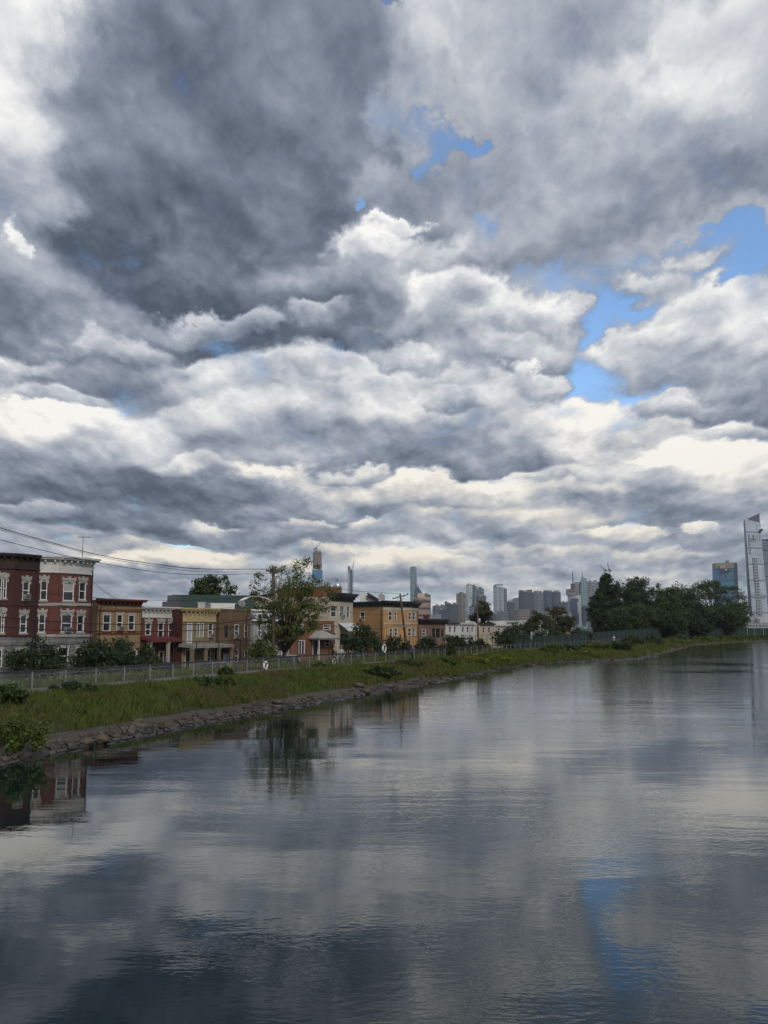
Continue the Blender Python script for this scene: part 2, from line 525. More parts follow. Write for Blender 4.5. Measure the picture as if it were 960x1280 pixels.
def brick(name, c1, c2, mortar, size=.075, amt=.34, streak=.34):
    """coursed brick wall: u runs round the walls, v is height"""
    def fn(g):
        pos = g.n('ShaderNodeTexCoord').outputs['Object']
        x, y, z = g.sep(pos)
        nx, ny, nz = g.sep(g.n('ShaderNodeNewGeometry').outputs['Normal'])
        u = g.m('ADD', g.m('MULTIPLY', x, g.m('ABSOLUTE', ny)), g.m('MULTIPLY', y, g.m('ABSOLUTE', nx)))
        b = g.n('ShaderNodeTexBrick')
        g.put(b.inputs['Vector'], g.xyz(u, z, 0))
        g.put(b.inputs['Color1'], c1)
        g.put(b.inputs['Color2'], c2)
        g.put(b.inputs['Mortar'], mortar)
        b.inputs['Scale'].default_value = 1
        b.inputs['Brick Width'].default_value = size * 2.9
        b.inputs['Row Height'].default_value = size
        b.inputs['Mortar Size'].default_value = size * .13
        col = vary(g, pos, b.outputs[0], amt, .55, 3.5)
        # rain streaks run down the wall
        s = g.noise(g.xyz(g.m('MULTIPLY', u, 2.2), g.m('MULTIPLY', z, .12), 0), 1.0, 4, .6)
        col = g.v('SCALE', col, s=g.rng(s, .42, .75, 1.0, 1 - streak))
        return bsdf(g, col, .85, 0, .25, bump(g, b.outputs['Fac'], -.006))
    return mat(name, fn)


def leafmat(name, dark, light, trans=.25, clump=.55, rough=.55):
    def fn(g):
        rnd = g.n('ShaderNodeNewGeometry').outputs['Random Per Island']
        pos = g.n('ShaderNodeTexCoord').outputs['Object']
        n = g.noise(pos, clump, 3, .6)
        f = g.m('ADD', g.m('MULTIPLY', rnd, .5), g.rng(n, .3, .7, 0, .5))
        col = g.ramp(f, [(0, dark), (.6, tuple((a + b) / 2 for a, b in zip(dark, light))), (1, light)])
        a = bsdf(g, col, rough, 0, .35)
        t = g.n('ShaderNodeBsdfTranslucent')
        g.put(t.inputs[0], g.v('MULTIPLY', col, (1.2, 1.5, .6)))
        mx = g.n('ShaderNodeMixShader')
        mx.inputs[0].default_value = trans
        g.t.links.new(a, mx.inputs[1])
        g.t.links.new(t.outputs[0], mx.inputs[2])
        return mx.outputs[0]
    return mat(name, fn)


def water_fn(g):
    pos = g.n('ShaderNodeTexCoord').outputs['Object']
    x, y, z = g.sep(pos)
    # wind patches: calm lanes between ruffled water
    w = g.noise(g.xyz(g.m('MULTIPLY', x, .55), y, 0), .055, 4, .55)
    far = g.rng(y, 25, 85, 0, 1, 'SMOOTHSTEP')
    ruff = g.rng(g.m('ADD', w, g.m('MULTIPLY', far, .16)), .44, .66, .20, 1.0, 'SMOOTHSTEP')
    ruff = g.m('MULTIPLY', ruff, g.rng(g.m('SUBTRACT', x, g.m('MULTIPLY', y, .22)), -24, 2, .30, 1.0, 'SMOOTHSTEP'))   # sheltered under the bank
    warp = g.v('SCALE', g.v('SUBTRACT', g.noise(pos, .22, 3, .5, color=True), (.5, .5, .5)), s=2.2)
    pw = g.v('ADD', pos, warp)
    a = g.noise(g.v('MULTIPLY', pw, (.34, 1.0, 1)), .40, 2, .5)       # long swell
    b = g.noise(g.v('MULTIPLY', pw, (.30, 1.0, 1)), 1.25, 4, .58)      # wavelets, crests across the view
    c = g.noise(g.v('MULTIPLY', pos, (.6, 1.0, 1)), 8.0, 2, .5)       # fine ripples
    h = g.m('MULTIPLY', a, .011)
    far2 = g.rng(y, 45, 130, 1.0, 2.6)
    h = g.m('ADD', h, g.m('MULTIPLY', g.m('MULTIPLY', g.m('MULTIPLY', b, ruff), far2), .0135))
    h = g.m('ADD', h, g.m('MULTIPLY', g.m('MULTIPLY', c, ruff), .0042))
    return bsdf(g, (.005, .015, .015), .018, 0, .5, bump(g, h, 1.0), IOR=1.31, Specular_Tint=(.93, 1.0, .985))


def grass_fn(g):
    pos = g.n('ShaderNodeTexCoord').outputs['Object']
    rnd = g.n('ShaderNodeNewGeometry').outputs['Random Per Island']
    n = g.noise(pos, .16, 4, .6)
    n2 = g.noise(pos, .8, 3, .6)
    green = g.ramp(g.m('ADD', g.m('MULTIPLY', n2, .6), g.m('MULTIPLY', rnd, .4)),
                   [(.2, (.042, .066, .014)), (.5, (.098, .146, .028)), (.85, (.215, .218, .056))])
    dry = g.ramp(rnd, [(0, (.11, .068, .032)), (1, (.19, .135, .07))])
    col = g.mixc(g.rng(g.m('ADD', n, g.m('MULTIPLY', g.m('SUBTRACT', rnd, .5), .22)), .50, .63, 0, .9), green, dry)
    a = bsdf(g, col, .7, 0, .2)
    t = g.n('ShaderNodeBsdfTranslucent')
    g.put(t.inputs[0], g.v('MULTIPLY', col, (1.1, 1.3, .6)))
    mx = g.n('ShaderNodeMixShader')
    mx.inputs[0].default_value = .2
    g.t.links.new(a, mx.inputs[1])
    g.t.links.new(t.outputs[0], mx.inputs[2])
    return mx.outputs[0]


def soil_fn(g):
    pos = g.n('ShaderNodeTexCoord').outputs['Object']
    n = g.noise(pos, .5, 6, .65)
    n2 = g.noise(pos, 7, 4, .6)
    col = g.ramp(n, [(.3, (.028, .040, .014)), (.5, (.050, .062, .022)), (.7, (.085, .066, .038))])
    return bsdf(g, g.v('SCALE', col, s=g.rng(n2, .3, .7, .7, 1.25)), .95, 0, .1, bump(g, n2, .08))


def stone_fn(g):
    pos = g.n('ShaderNodeTexCoord').outputs['Object']
    rnd = g.n('ShaderNodeNewGeometry').outputs['Random Per Island']
    n = g.noise(pos, 2.2, 6, .65)
    col = g.ramp(rnd, [(0, (.042, .036, .030)), (.35, (.072, .061, .049)), (.65, (.098, .082, .064)), (.9, (.125, .105, .078)), (1, (.18, .14, .09))])
    col = g.v('SCALE', col, s=g.rng(n, .3, .7, .55, 1.2))
    z = g.sep(pos)[2]
    wet = g.rng(g.m('ADD', z, g.m('MULTIPLY', n, .3)), .16, .36, .32, 1.0)    # dark wet band at the waterline
    return bsdf(g, g.v('SCALE', col, s=wet), g.rng(wet, .3, 1, .35, .85), 0, .3, bump(g, n, .03))


M = {}
M['water'] = mat('water', water_fn)
M['grass'] = mat('grass', grass_fn)
M['soil'] = mat('soil', soil_fn)
M['stone'] = mat('stone', stone_fn)
M['mud'] = plain('mud', (.075, .062, .05), .95, amt=.4)
M['asphalt'] = plain('asphalt', (.05, .05, .052), .9, amt=.3, scale=.4)
M['path'] = plain('path', (.15, .135, .12), .95, amt=.3, scale=.7)
M['concrete'] = plain('concrete', (.30, .29, .27), .9, amt=.25)
M['galv'] = plain('galvanised_steel', (.21, .22, .23), .6, .2, amt=.2, scale=3)
M['mesh'] = plain('galvanised_wire', (.33, .34, .35), .6, .1, amt=.15)
M['galvdark'] = plain('weathered_steel', (.030, .030, .033), .7, .0, amt=.3, scale=3)
M['blackmetal'] = plain('black_metal', (.018, .018, .02), .5, .2)
M['greenmesh'] = plain('green_windscreen', (.020, .042, .034), .8, amt=.3, scale=.2)
M['bark'] = plain('bark', (.085, .068, .052), .95, amt=.4, scale=4)
M['pole'] = plain('pole_wood', (.11, .088, .068), .9, amt=.3, scale=3)
M['wire'] = plain('cable_black', (.012, .012, .014), .6)
M['white'] = plain('white_paint', (.78, .77, .74), .55, amt=.10)
M['leaf_street'] = leafmat('leaf_street', (.060, .084, .020), (.205, .225, .072), .3, .5)
M['leaf_dark'] = leafmat('leaf_dark', (.016, .034, .013), (.062, .098, .030), .18, .22)
M['leaf_mid'] = leafmat('leaf_mid', (.026, .050, .015), (.090, .125, .036), .2, .3)
M['leaf_olive'] = leafmat('leaf_olive', (.045, .052, .020), (.115, .110, .050), .2, .3)
M['leaf_bush'] = leafmat('leaf_bush', (.015, .032, .011), (.058, .088, .027), .15, .9)
M['leaf_weed'] = leafmat('leaf_weed', (.045, .080, .014), (.150, .190, .036), .25, 1.4)
M['leaf_yellow'] = leafmat('leaf_yellow', (.10, .125, .014), (.27, .27, .030), .25, 1.0)
M['flower'] = leafmat('flower', (.35, .33, .10), (.65, .62, .45), .2, 2.0)


# ================================================================ terrain
PAIRS = [((-13, -60), (-27, -60)), ((-14, -20), (-26.5, -20)), ((-15, 10), (-25.6, 12)), ((-15.0, 28), (-23.6, 37)),
         ((-13.6, 38), (-21, 52)), ((-12.2, 43.7), (-18.8, 57.5)), ((-8.2, 56.8), (-14.9, 66.5)), ((-1.8, 75), (-8.7, 83)),
         ((4, 91), (-1.3, 99)), ((9.5, 107.8), (5, 114)), ((16.6, 130), (12.6, 133)), ((25.9, 147), (22.5, 159)),
         ((40.7, 164), (33.5, 186)), ((53.4, 195), (46, 215)), ((74, 250), (66, 262)), ((95, 305), (92, 318)),
         ((150, 390), (150, 415)), ((210, 425), (222, 455)), ((300, 440), (310, 480)), ((420, 420), (440, 470)),
         ((600, 350), (620, 420))]


def spline(pts, sub):
    P = [np.array(p, float) for p in pts]
    P = [2 * P[0] - P[1]] + P + [2 * P[-1] - P[-2]]
    out = []
    for i in range(1, len(P) - 2):
        for t in np.arange(sub) / sub:
            a, b, c, d = P[i - 1], P[i], P[i + 1], P[i + 2]
            # centripetal-ish: plain Catmull-Rom with limited tangents
            m0, m1 = (c - a) * .5, (d - b) * .5
            L = np.linalg.norm(c - b)
            for m in (m0, m1):
                n = np.linalg.norm(m)
                if n > L:
                    m *= L / n
            h = (2 * t**3 - 3 * t**2 + 1) * b + (t**3 - 2 * t**2 + t) * m0 + (-2 * t**3 + 3 * t**2) * c + (t**3 - t**2) * m1
            out.append(h)
    out.append(P[-2])
    return np.array(out)


SUB = 16
SH = spline([p[0] for p in PAIRS], SUB)
FE = spline([p[1] for p in PAIRS], SUB)
# the shore wobbles a little
tt = np.arange(len(SH))
wob = .35 * np.sin(tt * .9) + .25 * np.sin(tt * 2.3 + 1)
dirS = np.gradient(SH, axis=0)
dirS /= np.linalg.norm(dirS, axis=1)[:, None]
norS = np.stack([-dirS[:, 1], dirS[:, 0]], 1)
SH = SH + norS * wob[:, None] * np.clip((SH[:, 1:2] - 30) / 60, .2, 1.6)
dirF = np.gradient(FE, axis=0)
dirF /= np.linalg.norm(dirF, axis=1)[:, None]
norF = np.stack([-dirF[:, 1], dirF[:, 0]], 1)     # to the left: away from the water
FZ = 1.4                                           # level of the path


def bankpt(i, t, j=None):
    """point on the bank: t = 0 at the waterline, 1 at the fence (i may be fractional)"""
    i0 = int(min(max(math.floor(i), 0), len(SH) - 2))
    f = i - i0
    s = SH[i0] * (1 - f) + SH[i0 + 1] * f
    e = FE[i0] * (1 - f) + FE[i0 + 1] * f
    p = s * (1 - t) + e * t
    if t < 0:
        z = t * 3.0
    else:
        z = FZ * (min(t / .72, 1.0)) ** .85
    return Vector((p[0], p[1], z))


def strip(rows, name, m, kind='structure', smooth=True):
    """rows: list over stations of lists of points"""
    mb = MB()
    n = len(rows[0])
    for r in rows:
        mb.v += [tuple(p) for p in r]
    for i in range(len(rows) - 1):
        for j in range(n - 1):
            a = i * n + j
            mb.f.append((a, a + n, a + n + 1, a + 1))
    o = mb.build(name, m, smooth=smooth)
    tag(o, kind=kind)
    return o


def off(i, d, z):
    return (FE[i][0] + norF[i][0] * d, FE[i][1] + norF[i][1] * d, z)


N = len(SH)
RIPT = .20                          # the stone-paved foot of the bank reaches this far up (share of the bank)
strip([[bankpt(i, t) - Vector((0, 0, .06 if t < RIPT else 0)) for t in (-.5, -.2, 0, .1, .2, RIPT)] for i in range(N)], 'shore_foot', M['mud'])
strip([[bankpt(i, t) for t in (RIPT, .4, .5, .6, .72, .86, 1.0)] for i in range(N)], 'grass_bank', M['soil'])
strip([[off(i, 0, FZ), off(i, .55, FZ + .02), ] for i in range(N)], 'path_edge', M['soil'])
strip([[off(i, .55, FZ + .02), off(i, 3.2, FZ + .03)] for i in range(N)], 'path', M['path'])
strip([[off(i, 3.2, FZ + .03), off(i, 5.2, FZ + .03), off(i, 7.0, .5), off(i, 7.4, .43)] for i in range(N)], 'verge', M['soil'])
strip([[off(i, 7.4, .43), off(i, 9.4, .43), off(i, 9.4, .30)] for i in range(N)], 'pavement', M['concrete'], smooth=False)
strip([[off(i, 9.4, .30), off(i, 13, .36), off(i, 16.6, .30)] for i in range(N)], 'street', M['asphalt'])
strip([[off(i, 16.6, .30), off(i, 16.6, .43), off(i, 18.4, .43)] for i in range(N)], 'far_pavement', M['concrete'], smooth=False)
strip([[off(i, d, .43) for d in (18.4, 40, 100, 300, 1000, 2500, 4600)] for i in range(N)], 'ground', M['soil'])
wm = MB()
wm.quad((-60, -80, 0), (640, -80, 0), (640, 470, 0), (-60, 470, 0))
tag(wm.build('water', M['water']), kind='structure')

# ---------------------------------------------------------------- stone-paved foot of the bank (one paved surface of set stones)
def stones():
    mb = MB()
    # walk along the shore laying courses of irregular blocks
    i_a, i_b = 3.0 * SUB, 12.6 * SUB
    for course in range(7):
        t0 = -.03 + course * (RIPT + .03) / 7
        t1 = t0 + (RIPT + .03) / 7
        i = i_a
        while i < i_b:
            p = bankpt(i, t0)
            seg = np.linalg.norm(SH[min(int(i) + 1, N - 1)] - SH[int(i)])
            L = random.uniform(.28, .85) * (1 + max(0, p.y - 60) / 120)
            di = L / max(seg, .05)
            # courses get ragged and overgrown upward and far away
            keep = random.random() < (1.02 - .10 * course if p.y > 42 else .8 - .13 * course)
            if course >= 5:
                keep = keep and math.sin(i * .33) + math.sin(i * .81 + 2) > .2
            if i > 8.6 * SUB and course > 1 + (i < 10 * SUB):
                keep = keep and random.random() < .25
            if keep:
                g = .04
                a, b = bankpt(i + di * .04, t0 + .004), bankpt(i + di * .96, t0 + .004)
                c, d = bankpt(i + di * .96, t1 - .004), bankpt(i + di * .04, t1 - .004)
                up = Vector((0, 0, random.uniform(.00, .055)))
                tl = Vector((0, 0, random.uniform(-.025, .025)))
                jit = lambda: Vector((random.uniform(-.06, .06), random.uniform(-.06, .06), random.uniform(-.03, .03)))
                q = [a + jit(), b + jit(), c + jit(), d + jit()]
                ctr = (q[0] + q[1] + q[2] + q[3]) / 4
                top = [ctr + (v - ctr) * .93 + up + tl * (1 if k in (0, 1) else -1) for k, v in enumerate(q)]
                mid = [v + up * .5 for v in q]
                bot = [v - Vector((0, 0, .2)) for v in q]
                vs = bot + mid + top
                fs = [(8, 9, 10, 11)]
                for k in range(4):
                    k2 = (k + 1) % 4
                    fs += [(k, k2, 4 + k2, 4 + k), (4 + k, 4 + k2, 8 + k2, 8 + k)]
                mb.add(vs, fs)
            i += di
    return tag(mb.build('stone_slope', M['stone']), kind='structure')


stones()


# ---------------------------------------------------------------- grass
def blades(name, n, sampler, hmin, hmax, wid, m, lean=.5, per=5, kind='stuff'):
    pts = []
    while len(pts) < n:
        r = sampler()
        if r is not None:
            pts.append(r)
    P = np.array([(p[0].x, p[0].y, p[0].z, p[1]) for p in pts])
    P = np.repeat(P, per, 0)
    k = len(P)
    base = P[:, :3] + np.concatenate([RNG.normal(0, .09, (k, 2)), np.full((k, 1), -.02)], 1)
    h = RNG.uniform(hmin, hmax, k) * P[:, 3]
    an = RNG.uniform(0, 2 * np.pi, k)
    w = wid * RNG.uniform(.6, 1.4, k) * (1 + np.clip(base[:, 1] - 50, 0, 400) / 90)
    s = np.stack([np.cos(an), np.sin(an), np.zeros(k)], 1) * w[:, None] * .5
    la = RNG.uniform(0, 2 * np.pi, k)
    ll = RNG.uniform(.05, lean, k) * h
    top = base + np.stack([np.cos(la) * ll, np.sin(la) * ll, h], 1)
    midp = base + np.stack([np.cos(la) * ll * .3, np.sin(la) * ll * .3, h * .55], 1)
    V = np.stack([base - s, base + s, midp + s * .8, top, midp - s * .8], 1).reshape(-1, 3)
    F = np.arange(k * 5).reshape(k, 5)
    o = np_mesh(name, V, F, m)
    return tag(o, kind=kind)


def bank_sampler(i0, i1, t0, t1, patch=None):
    def f():
        i = random.uniform(i0, i1)
        seg = np.linalg.norm(FE[int(i) + 1] - FE[int(i)]) + np.linalg.norm(SH[int(i) + 1] - SH[int(i)])
        if random.random() > seg / 9.0:
            return None
        t = random.uniform(t0, t1)
        lim = RIPT - .05 + .10 * math.sin(i * .33 + 3.1) + .05 * math.sin(i * 1.1)
        lim *= 1 - .72 * min(1, max(0, (i / SUB - 7.6) / 1.6))
        if t < lim and random.random() > .05:
            return None
        p = bankpt(i, t)
        if math.sin(p.x * .83 + 1.3 * math.sin(p.y * .31)) * math.sin(p.y * .47 + .8 * math.sin(p.x * .6)) > .70 and random.random() < .85:
            return None             # bare trodden patches
        s = .7 + .6 * (math.sin(p.x * .9 + p.y * .35) * math.sin(p.y * .5 + 1) * .5 + .5)
        if t > .92:                 # kept short along the fence
            s *= .4
        return p, s
    return f


blades('grass', 15000, bank_sampler(3.0 * SUB, 8.0 * SUB, .18, 1.0), .16, .46, .022, M['grass'], .7)
blades('grass', 12000, bank_sampler(8.0 * SUB, 12.5 * SUB, .05, 1.0), .2, .55, .026, M['grass'], .7)
blades('grass', 6000, bank_sampler(12.5 * SUB, 17.9 * SUB, .05, 1.0), .3, .8, .04, M['grass'], .6)


def verge_sampler(i0, i1, d0, d1):
    def f():
        i = random.randint(int(i0), int(i1) - 1)
        fr = random.random()
        d = random.uniform(d0, d1)
        a, b = off(i, d, 0), off(i + 1, d, 0)
        z = FZ + .03 if d < 5.2 else FZ + .03 - (d - 5.2) / 1.8 * .9
        return Vector((a[0] * (1 - fr) + b[0] * fr, a[1] * (1 - fr) + b[1] * fr, z)), random.uniform(.7, 1.5)
    return f


blades('grass', 7000, verge_sampler(2.5 * SUB, 11 * SUB, 3.0, 6.8), .2, .55, .03, M['grass'], .6)


# ================================================================ plants
def leaf_mesh(name, centers, rads, per, size, m, parent, flat=.75, up=.35, shell=.55):
    """leaf-sized faces spread through clumps"""
    C = np.repeat(np.array(centers), per, 0)
    Rr = np.repeat(np.array(rads), per, 0)
    k = len(C)
    d = RNG.normal(0, 1, (k, 3))
    d /= np.linalg.norm(d, axis=1)[:, None]
    r = RNG.uniform(0, 1, k) ** shell
    p = C + d * (r * Rr)[:, None] * np.array([1, 1, flat])
    nrm = d * .6 + RNG.normal(0, 1, (k, 3)) * .7 + np.array([0, 0, up])
    nrm /= np.linalg.norm(nrm, axis=1)[:, None]
    a = np.cross(nrm, RNG.normal(0, 1, (k, 3)))
    a /= np.linalg.norm(a, axis=1)[:, None]
    b = np.cross(nrm, a)
    s = size * RNG.uniform(.55, 1.35, k)
    a *= (s * .62)[:, None]
    b *= s[:, None]
    bend = nrm * (s * .18)[:, None]
    V = np.stack([p - b, p + a * .55 - bend, p + b, p - a * .55 - bend], 1).reshape(-1, 3)
    F = np.arange(k * 4).reshape(k, 4)
    return np_mesh(name, V, F, m, parent)


def rnd_dir():
    while True:
        v = Vector((random.uniform(-1, 1), random.uniform(-1, 1), random.uniform(-1, 1)))
        if .05 < v.length < 1:
            return v


def tree(name, label, base, height, width, crown0, m, nclump, per, size, group=None, cat='tree', trunk_r=None,
         shape='round', gap=.0, lean=(0, 0), flat=.7, crad=.2, stems=1):
    """base point; crown from crown0*height to height; width across"""
    base = Vector(base)
    t = empty(name, base, label, cat, group)
    tr = trunk_r or height * .018
    zc0, zc1 = crown0 * height, height
    cz, hz, hw = (zc0 + zc1) / 2, (zc1 - zc0) / 2, width / 2
    cents, rads = [], []
    nlobe = max(4, nclump // 9)
    lobes = []
    for _ in range(nlobe):
        v = rnd_dir()
        lobes.append((v.normalized() * random.uniform(.45, .80), random.uniform(.34, .55)))
    tries = 0
    while len(cents) < nclump and tries < 20000:
        tries += 1
        if shape == 'round':
            lo = random.choice(lobes)
            v = lo[0] + rnd_dir() * lo[1]
            if v.length > 1.08:
                continue
            zz = v.z
            k = 1.0 if zz > -.3 else 1 + (zz + .3) * .5
            c = Vector((v.x * hw * k, v.y * hw * k, cz + zz * hz))
        elif shape == 'cone':
            u = random.random()
            rad = hw * (1 - u) ** .8 * (.55 + .45 * abs(math.sin(u * 14)))
            an, rr = random.uniform(0, 6.283), random.uniform(.35, 1) ** .5
            c = Vector((math.cos(an) * rad * rr, math.sin(an) * rad * rr, zc0 + u * (zc1 - zc0) * .97))
        elif shape == 'egg':        # full below, drawn up to a narrow rounded top
            u = random.random() ** 1.1
            rad = hw * (1 - u * u) ** .5 * (1 - .35 * u) * random.uniform(.75, 1.06)
            an, rr = random.uniform(0, 6.283), random.uniform(.2, 1) ** .5
            c = Vector((math.cos(an) * rad * rr, math.sin(an) * rad * rr, zc0 + u * (zc1 - zc0) * .97))
        elif shape == 'layer':      # spreading crown of flat layers
            lv = random.choice((0.12, .3, .52, .75, .9))
            lv += random.uniform(-.10, .10)
            rad = hw * math.sqrt(max(.05, 1 - (min(max(lv, 0), .97) * 1.02) ** 2.6)) * random.uniform(.7, 1.08)
            an, rr = random.uniform(0, 6.283), random.uniform(.05, 1) ** .5
            c = Vector((math.cos(an) * rad * rr, math.sin(an) * rad * rr, zc0 + lv * (zc1 - zc0) + random.uniform(-.03, .03) * height))
        if gap and math.sin(c.x * 1.9 + c.z * 1.1) * math.sin(c.y * 1.7 - c.z * 1.3 + 2) > 1 - gap:
            continue
        c.x += lean[0] * c.z
        c.y += lean[1] * c.z
        cents.append(c)
        rads.append(width * crad * random.uniform(.55, 1.2) * .5)
    zm = max(c.z + r * flat for c, r in zip(cents, rads))
    rs = sorted(math.hypot(c.x - lean[0] * c.z, c.y - lean[1] * c.z) for c in cents)
    kr = (hw * .96) / max(rs[int(len(rs) * .97)] + .5 * sum(rads) / len(rads), .1)
    kz = (height - zc0) / (zm - zc0)
    for c in cents:
        ox, oy = lean[0] * c.z, lean[1] * c.z
        c.x, c.y = ox + (c.x - ox) * kr, oy + (c.y - oy) * kr
        if c.z > zc0:
            c.z = zc0 + (c.z - zc0) * kz
    leaf_mesh('crown', cents, rads, per, size, m, t, flat)
    mb = MB()
    for sI in range(stems):
        sx, sy = (0, 0) if stems == 1 else (random.uniform(-.3, .3) * tr * 6, random.uniform(-.3, .3) * tr * 6)
        top = Vector((lean[0] * cz + sx * 2, lean[1] * cz + sy * 2, cz * 1.05))
        pts = [Vector((sx, sy, -.2)), Vector((sx, sy, height * .02)), top * .5 + Vector((tr * .8, 0, 0)) + Vector((sx, sy, 0)) * .5, top]
        mb.tube(pts, [tr * 1.35, tr, tr * .72, tr * .35], 7)
        # limbs out to a share of the clumps
        for c in random.sample(cents, min(len(cents), max(6, nclump // 5))):
            z0 = min(max(zc0 * .8 + random.uniform(0, .35) * (c.z - zc0), height * .12), c.z)
            st = Vector((lean[0] * z0, lean[1] * z0, z0))
            mid = st.lerp(c, .55) + Vector((0, 0, .06 * height * random.uniform(-.3, 1)))
            mb.tube([st, mid, c], [tr * .42, tr * .24, tr * .08], 5)
    mb.build('trunk', M['bark'], t, smooth=True, local=True)
    return t


def bush(name, label, base, w, d, h, m, ncl, per, size, cat='bush', group=None, rz=0.0, stem=True):
    base = Vector(base)
    t = empty(name, base, label, cat, group, rz)
    cents, rads = [], []
    for _ in range(ncl):
        u = rnd_dir()
        k = (1 - .35 * max(u.z, 0))
        cents.append((u.x * w * .5 * k, u.y * d * .5 * k, h * (.5 + .42 * u.z) * random.uniform(.85, 1.08)))
        rads.append(min(w, h) * .22 * random.uniform(.6, 1.3))
    leaf_mesh('foliage', cents, rads, per, size, m, t, .85)
    if stem:
        mb = MB()
        for c in random.sample(cents, min(len(cents), 8)):
            mb.tube([(c[0] * .25, c[1] * .25, -.1), (c[0] * .6, c[1] * .6, c[2] * .5), c], [.04, .03, .012], 5)
        mb.build('stems', M['bark'], t, local=True)
    return t
# ================================================================ house builder
M['brick_red'] = brick('brick_red', (.185, .050, .036), (.140, .038, .030), (.15, .10, .085))
M['brick_dark'] = brick('brick_dark_red', (.115, .036, .030), (.085, .028, .026), (.08, .06, .055))
M['brick_yellow'] = brick('brick_yellow', (.44, .295, .145), (.36, .235, .110), (.33, .26, .17))
M['brick_crimson'] = brick('brick_crimson', (.20, .052, .042), (.155, .042, .036), (.2, .11, .09))
M['brick_tan'] = brick('brick_tan', (.33, .265, .155), (.27, .215, .125), (.26, .22, .15))
M['brick_brown'] = brick('brick_brown', (.215, .135, .075), (.17, .105, .060), (.17, .13, .09))
M['brick_orange'] = brick('brick_orange', (.62, .335, .130), (.53, .28, .105), (.45, .30, .17), amt=.14, streak=.10)
M['brick_rust'] = brick('brick_rust', (.275, .115, .055), (.22, .09, .045), (.2, .13, .09))
M['brick_rose'] = brick('brick_rose', (.30, .175, .120), (.24, .135, .095), (.22, .16, .12))
M['stone_grey'] = brick('stone_grey', (.26, .26, .25), (.21, .215, .21), (.16, .16, .155), size=.34)
M['stucco_cream'] = plain('stucco_cream', (.48, .42, .32), .85, amt=.18, scale=.8)
M['stucco_grey'] = plain('stucco_grey', (.34, .34, .345), .85, amt=.18, scale=.8)
M['stucco_white'] = plain('stucco_white', (.70, .69, .66), .8, amt=.16, scale=.7)
M['stucco_beige'] = plain('stucco_beige', (.52, .44, .32), .85, amt=.18, scale=.7)
M['stucco_pink'] = plain('stucco_pink', (.36, .27, .23), .85, amt=.16, scale=.3)
M['cornice_white'] = plain('cornice_white', (.60, .59, .56), .6, amt=.22, scale=1.2)
M['cornice_brown'] = plain('cornice_brown', (.045, .028, .024), .6, amt=.3)
M['cornice_red'] = plain('cornice_rust_red', (.17, .052, .034), .6, amt=.3)
M['cornice_yellow'] = plain('cornice_yellow', (.47, .37, .19), .6, amt=.22)
M['cornice_green'] = plain('cornice_dark_green', (.018, .030, .026), .5, amt=.3)
M['cornice_black'] = plain('cornice_black', (.020, .022, .024), .5, amt=.3)
M['lintel'] = plain('lintel_stone', (.40, .385, .345), .8, amt=.2, scale=4)
M['trim'] = plain('window_trim', (.74, .74, .72), .5, amt=.08)
M['trim_dark'] = plain('window_trim_dark', (.05, .05, .05), .5)
M['roof_tar'] = plain('roof_tar', (.055, .055, .058), .9, amt=.3)
M['roof_green'] = plain('roof_green', (.022, .048, .036), .75, amt=.22, scale=.6)
M['roof_metal'] = plain('roof_metal', (.55, .56, .58), .35, .6, amt=.15)
M['slate'] = plain('slate', (.10, .105, .12), .7, amt=.3, scale=3)
M['awning_red'] = plain('awning_maroon', (.115, .018, .022), .7)
M['awning_white'] = plain('awning_white', (.66, .68, .68), .5, amt=.1)
M['canopy_grey'] = plain('canopy_shingle', (.36, .35, .32), .8, amt=.2, scale=3)
M['porch_red'] = plain('porch_red', (.145, .035, .034), .7)
M['door_white'] = plain('door_white', (.62, .63, .64), .5)
M['door_dark'] = plain('door_dark', (.035, .025, .02), .5)
M['door_green'] = plain('door_green', (.03, .05, .04), .5)
M['shutter'] = plain('shutter_bluish', (.50, .55, .60), .6)
M['blind'] = plain('window_blind', (.40, .40, .38), .7)


def glass_fn(g):
    pos = g.n('ShaderNodeTexCoord').outputs['Object']
    rnd = g.n('ShaderNodeObjectInfo').outputs['Random']
    n = g.noise(g.v('ADD', pos, g.xyz(g.m('MULTIPLY', rnd, 40), 0, 0)), .8, 2, .5)
    col = g.ramp(n, [(.35, (.012, .014, .016)), (.6, (.03, .034, .038)), (.75, (.075, .08, .08))])
    return bsdf(g, col, .06, 0, .55, bump(g, g.noise(pos, 1.3, 1, .4), .012))


M['glass'] = mat('window_glass', glass_fn)


class Front:
    """one straight piece of a facade, from its left end to its right end as seen from outside"""
    def __init__(self, a, b):
        self.a, self.b = Vector((a[0], a[1], 0)), Vector((b[0], b[1], 0))
        self.t = (self.b - self.a).normalized()
        self.n = Vector((self.t.y, -self.t.x, 0))
        self.L = (self.b - self.a).length

    def u(self, px):               # distance along the facade where a pixel column meets it
        r = ray(px, 785)
        k = r.x / r.y
        den = self.t.x - k * self.t.y
        return (k * self.a.y - self.a.x) / den

    def z(self, py, u):
        p = self.a + self.t * u
        return zy(py, p.y)

    def p(self, u, z, d=0.0):      # d metres out from the wall
        q = self.a + self.t * u + self.n * d
        return Vector((q.x, q.y, z))

    def slab(self, mb, u0, u1, z0, z1, d0, d1):
        o = self.p(u0, z0, d0)
        return mb.box(o, self.t * (u1 - u0), self.n * (d1 - d0), Vector((0, 0, z1 - z0)))


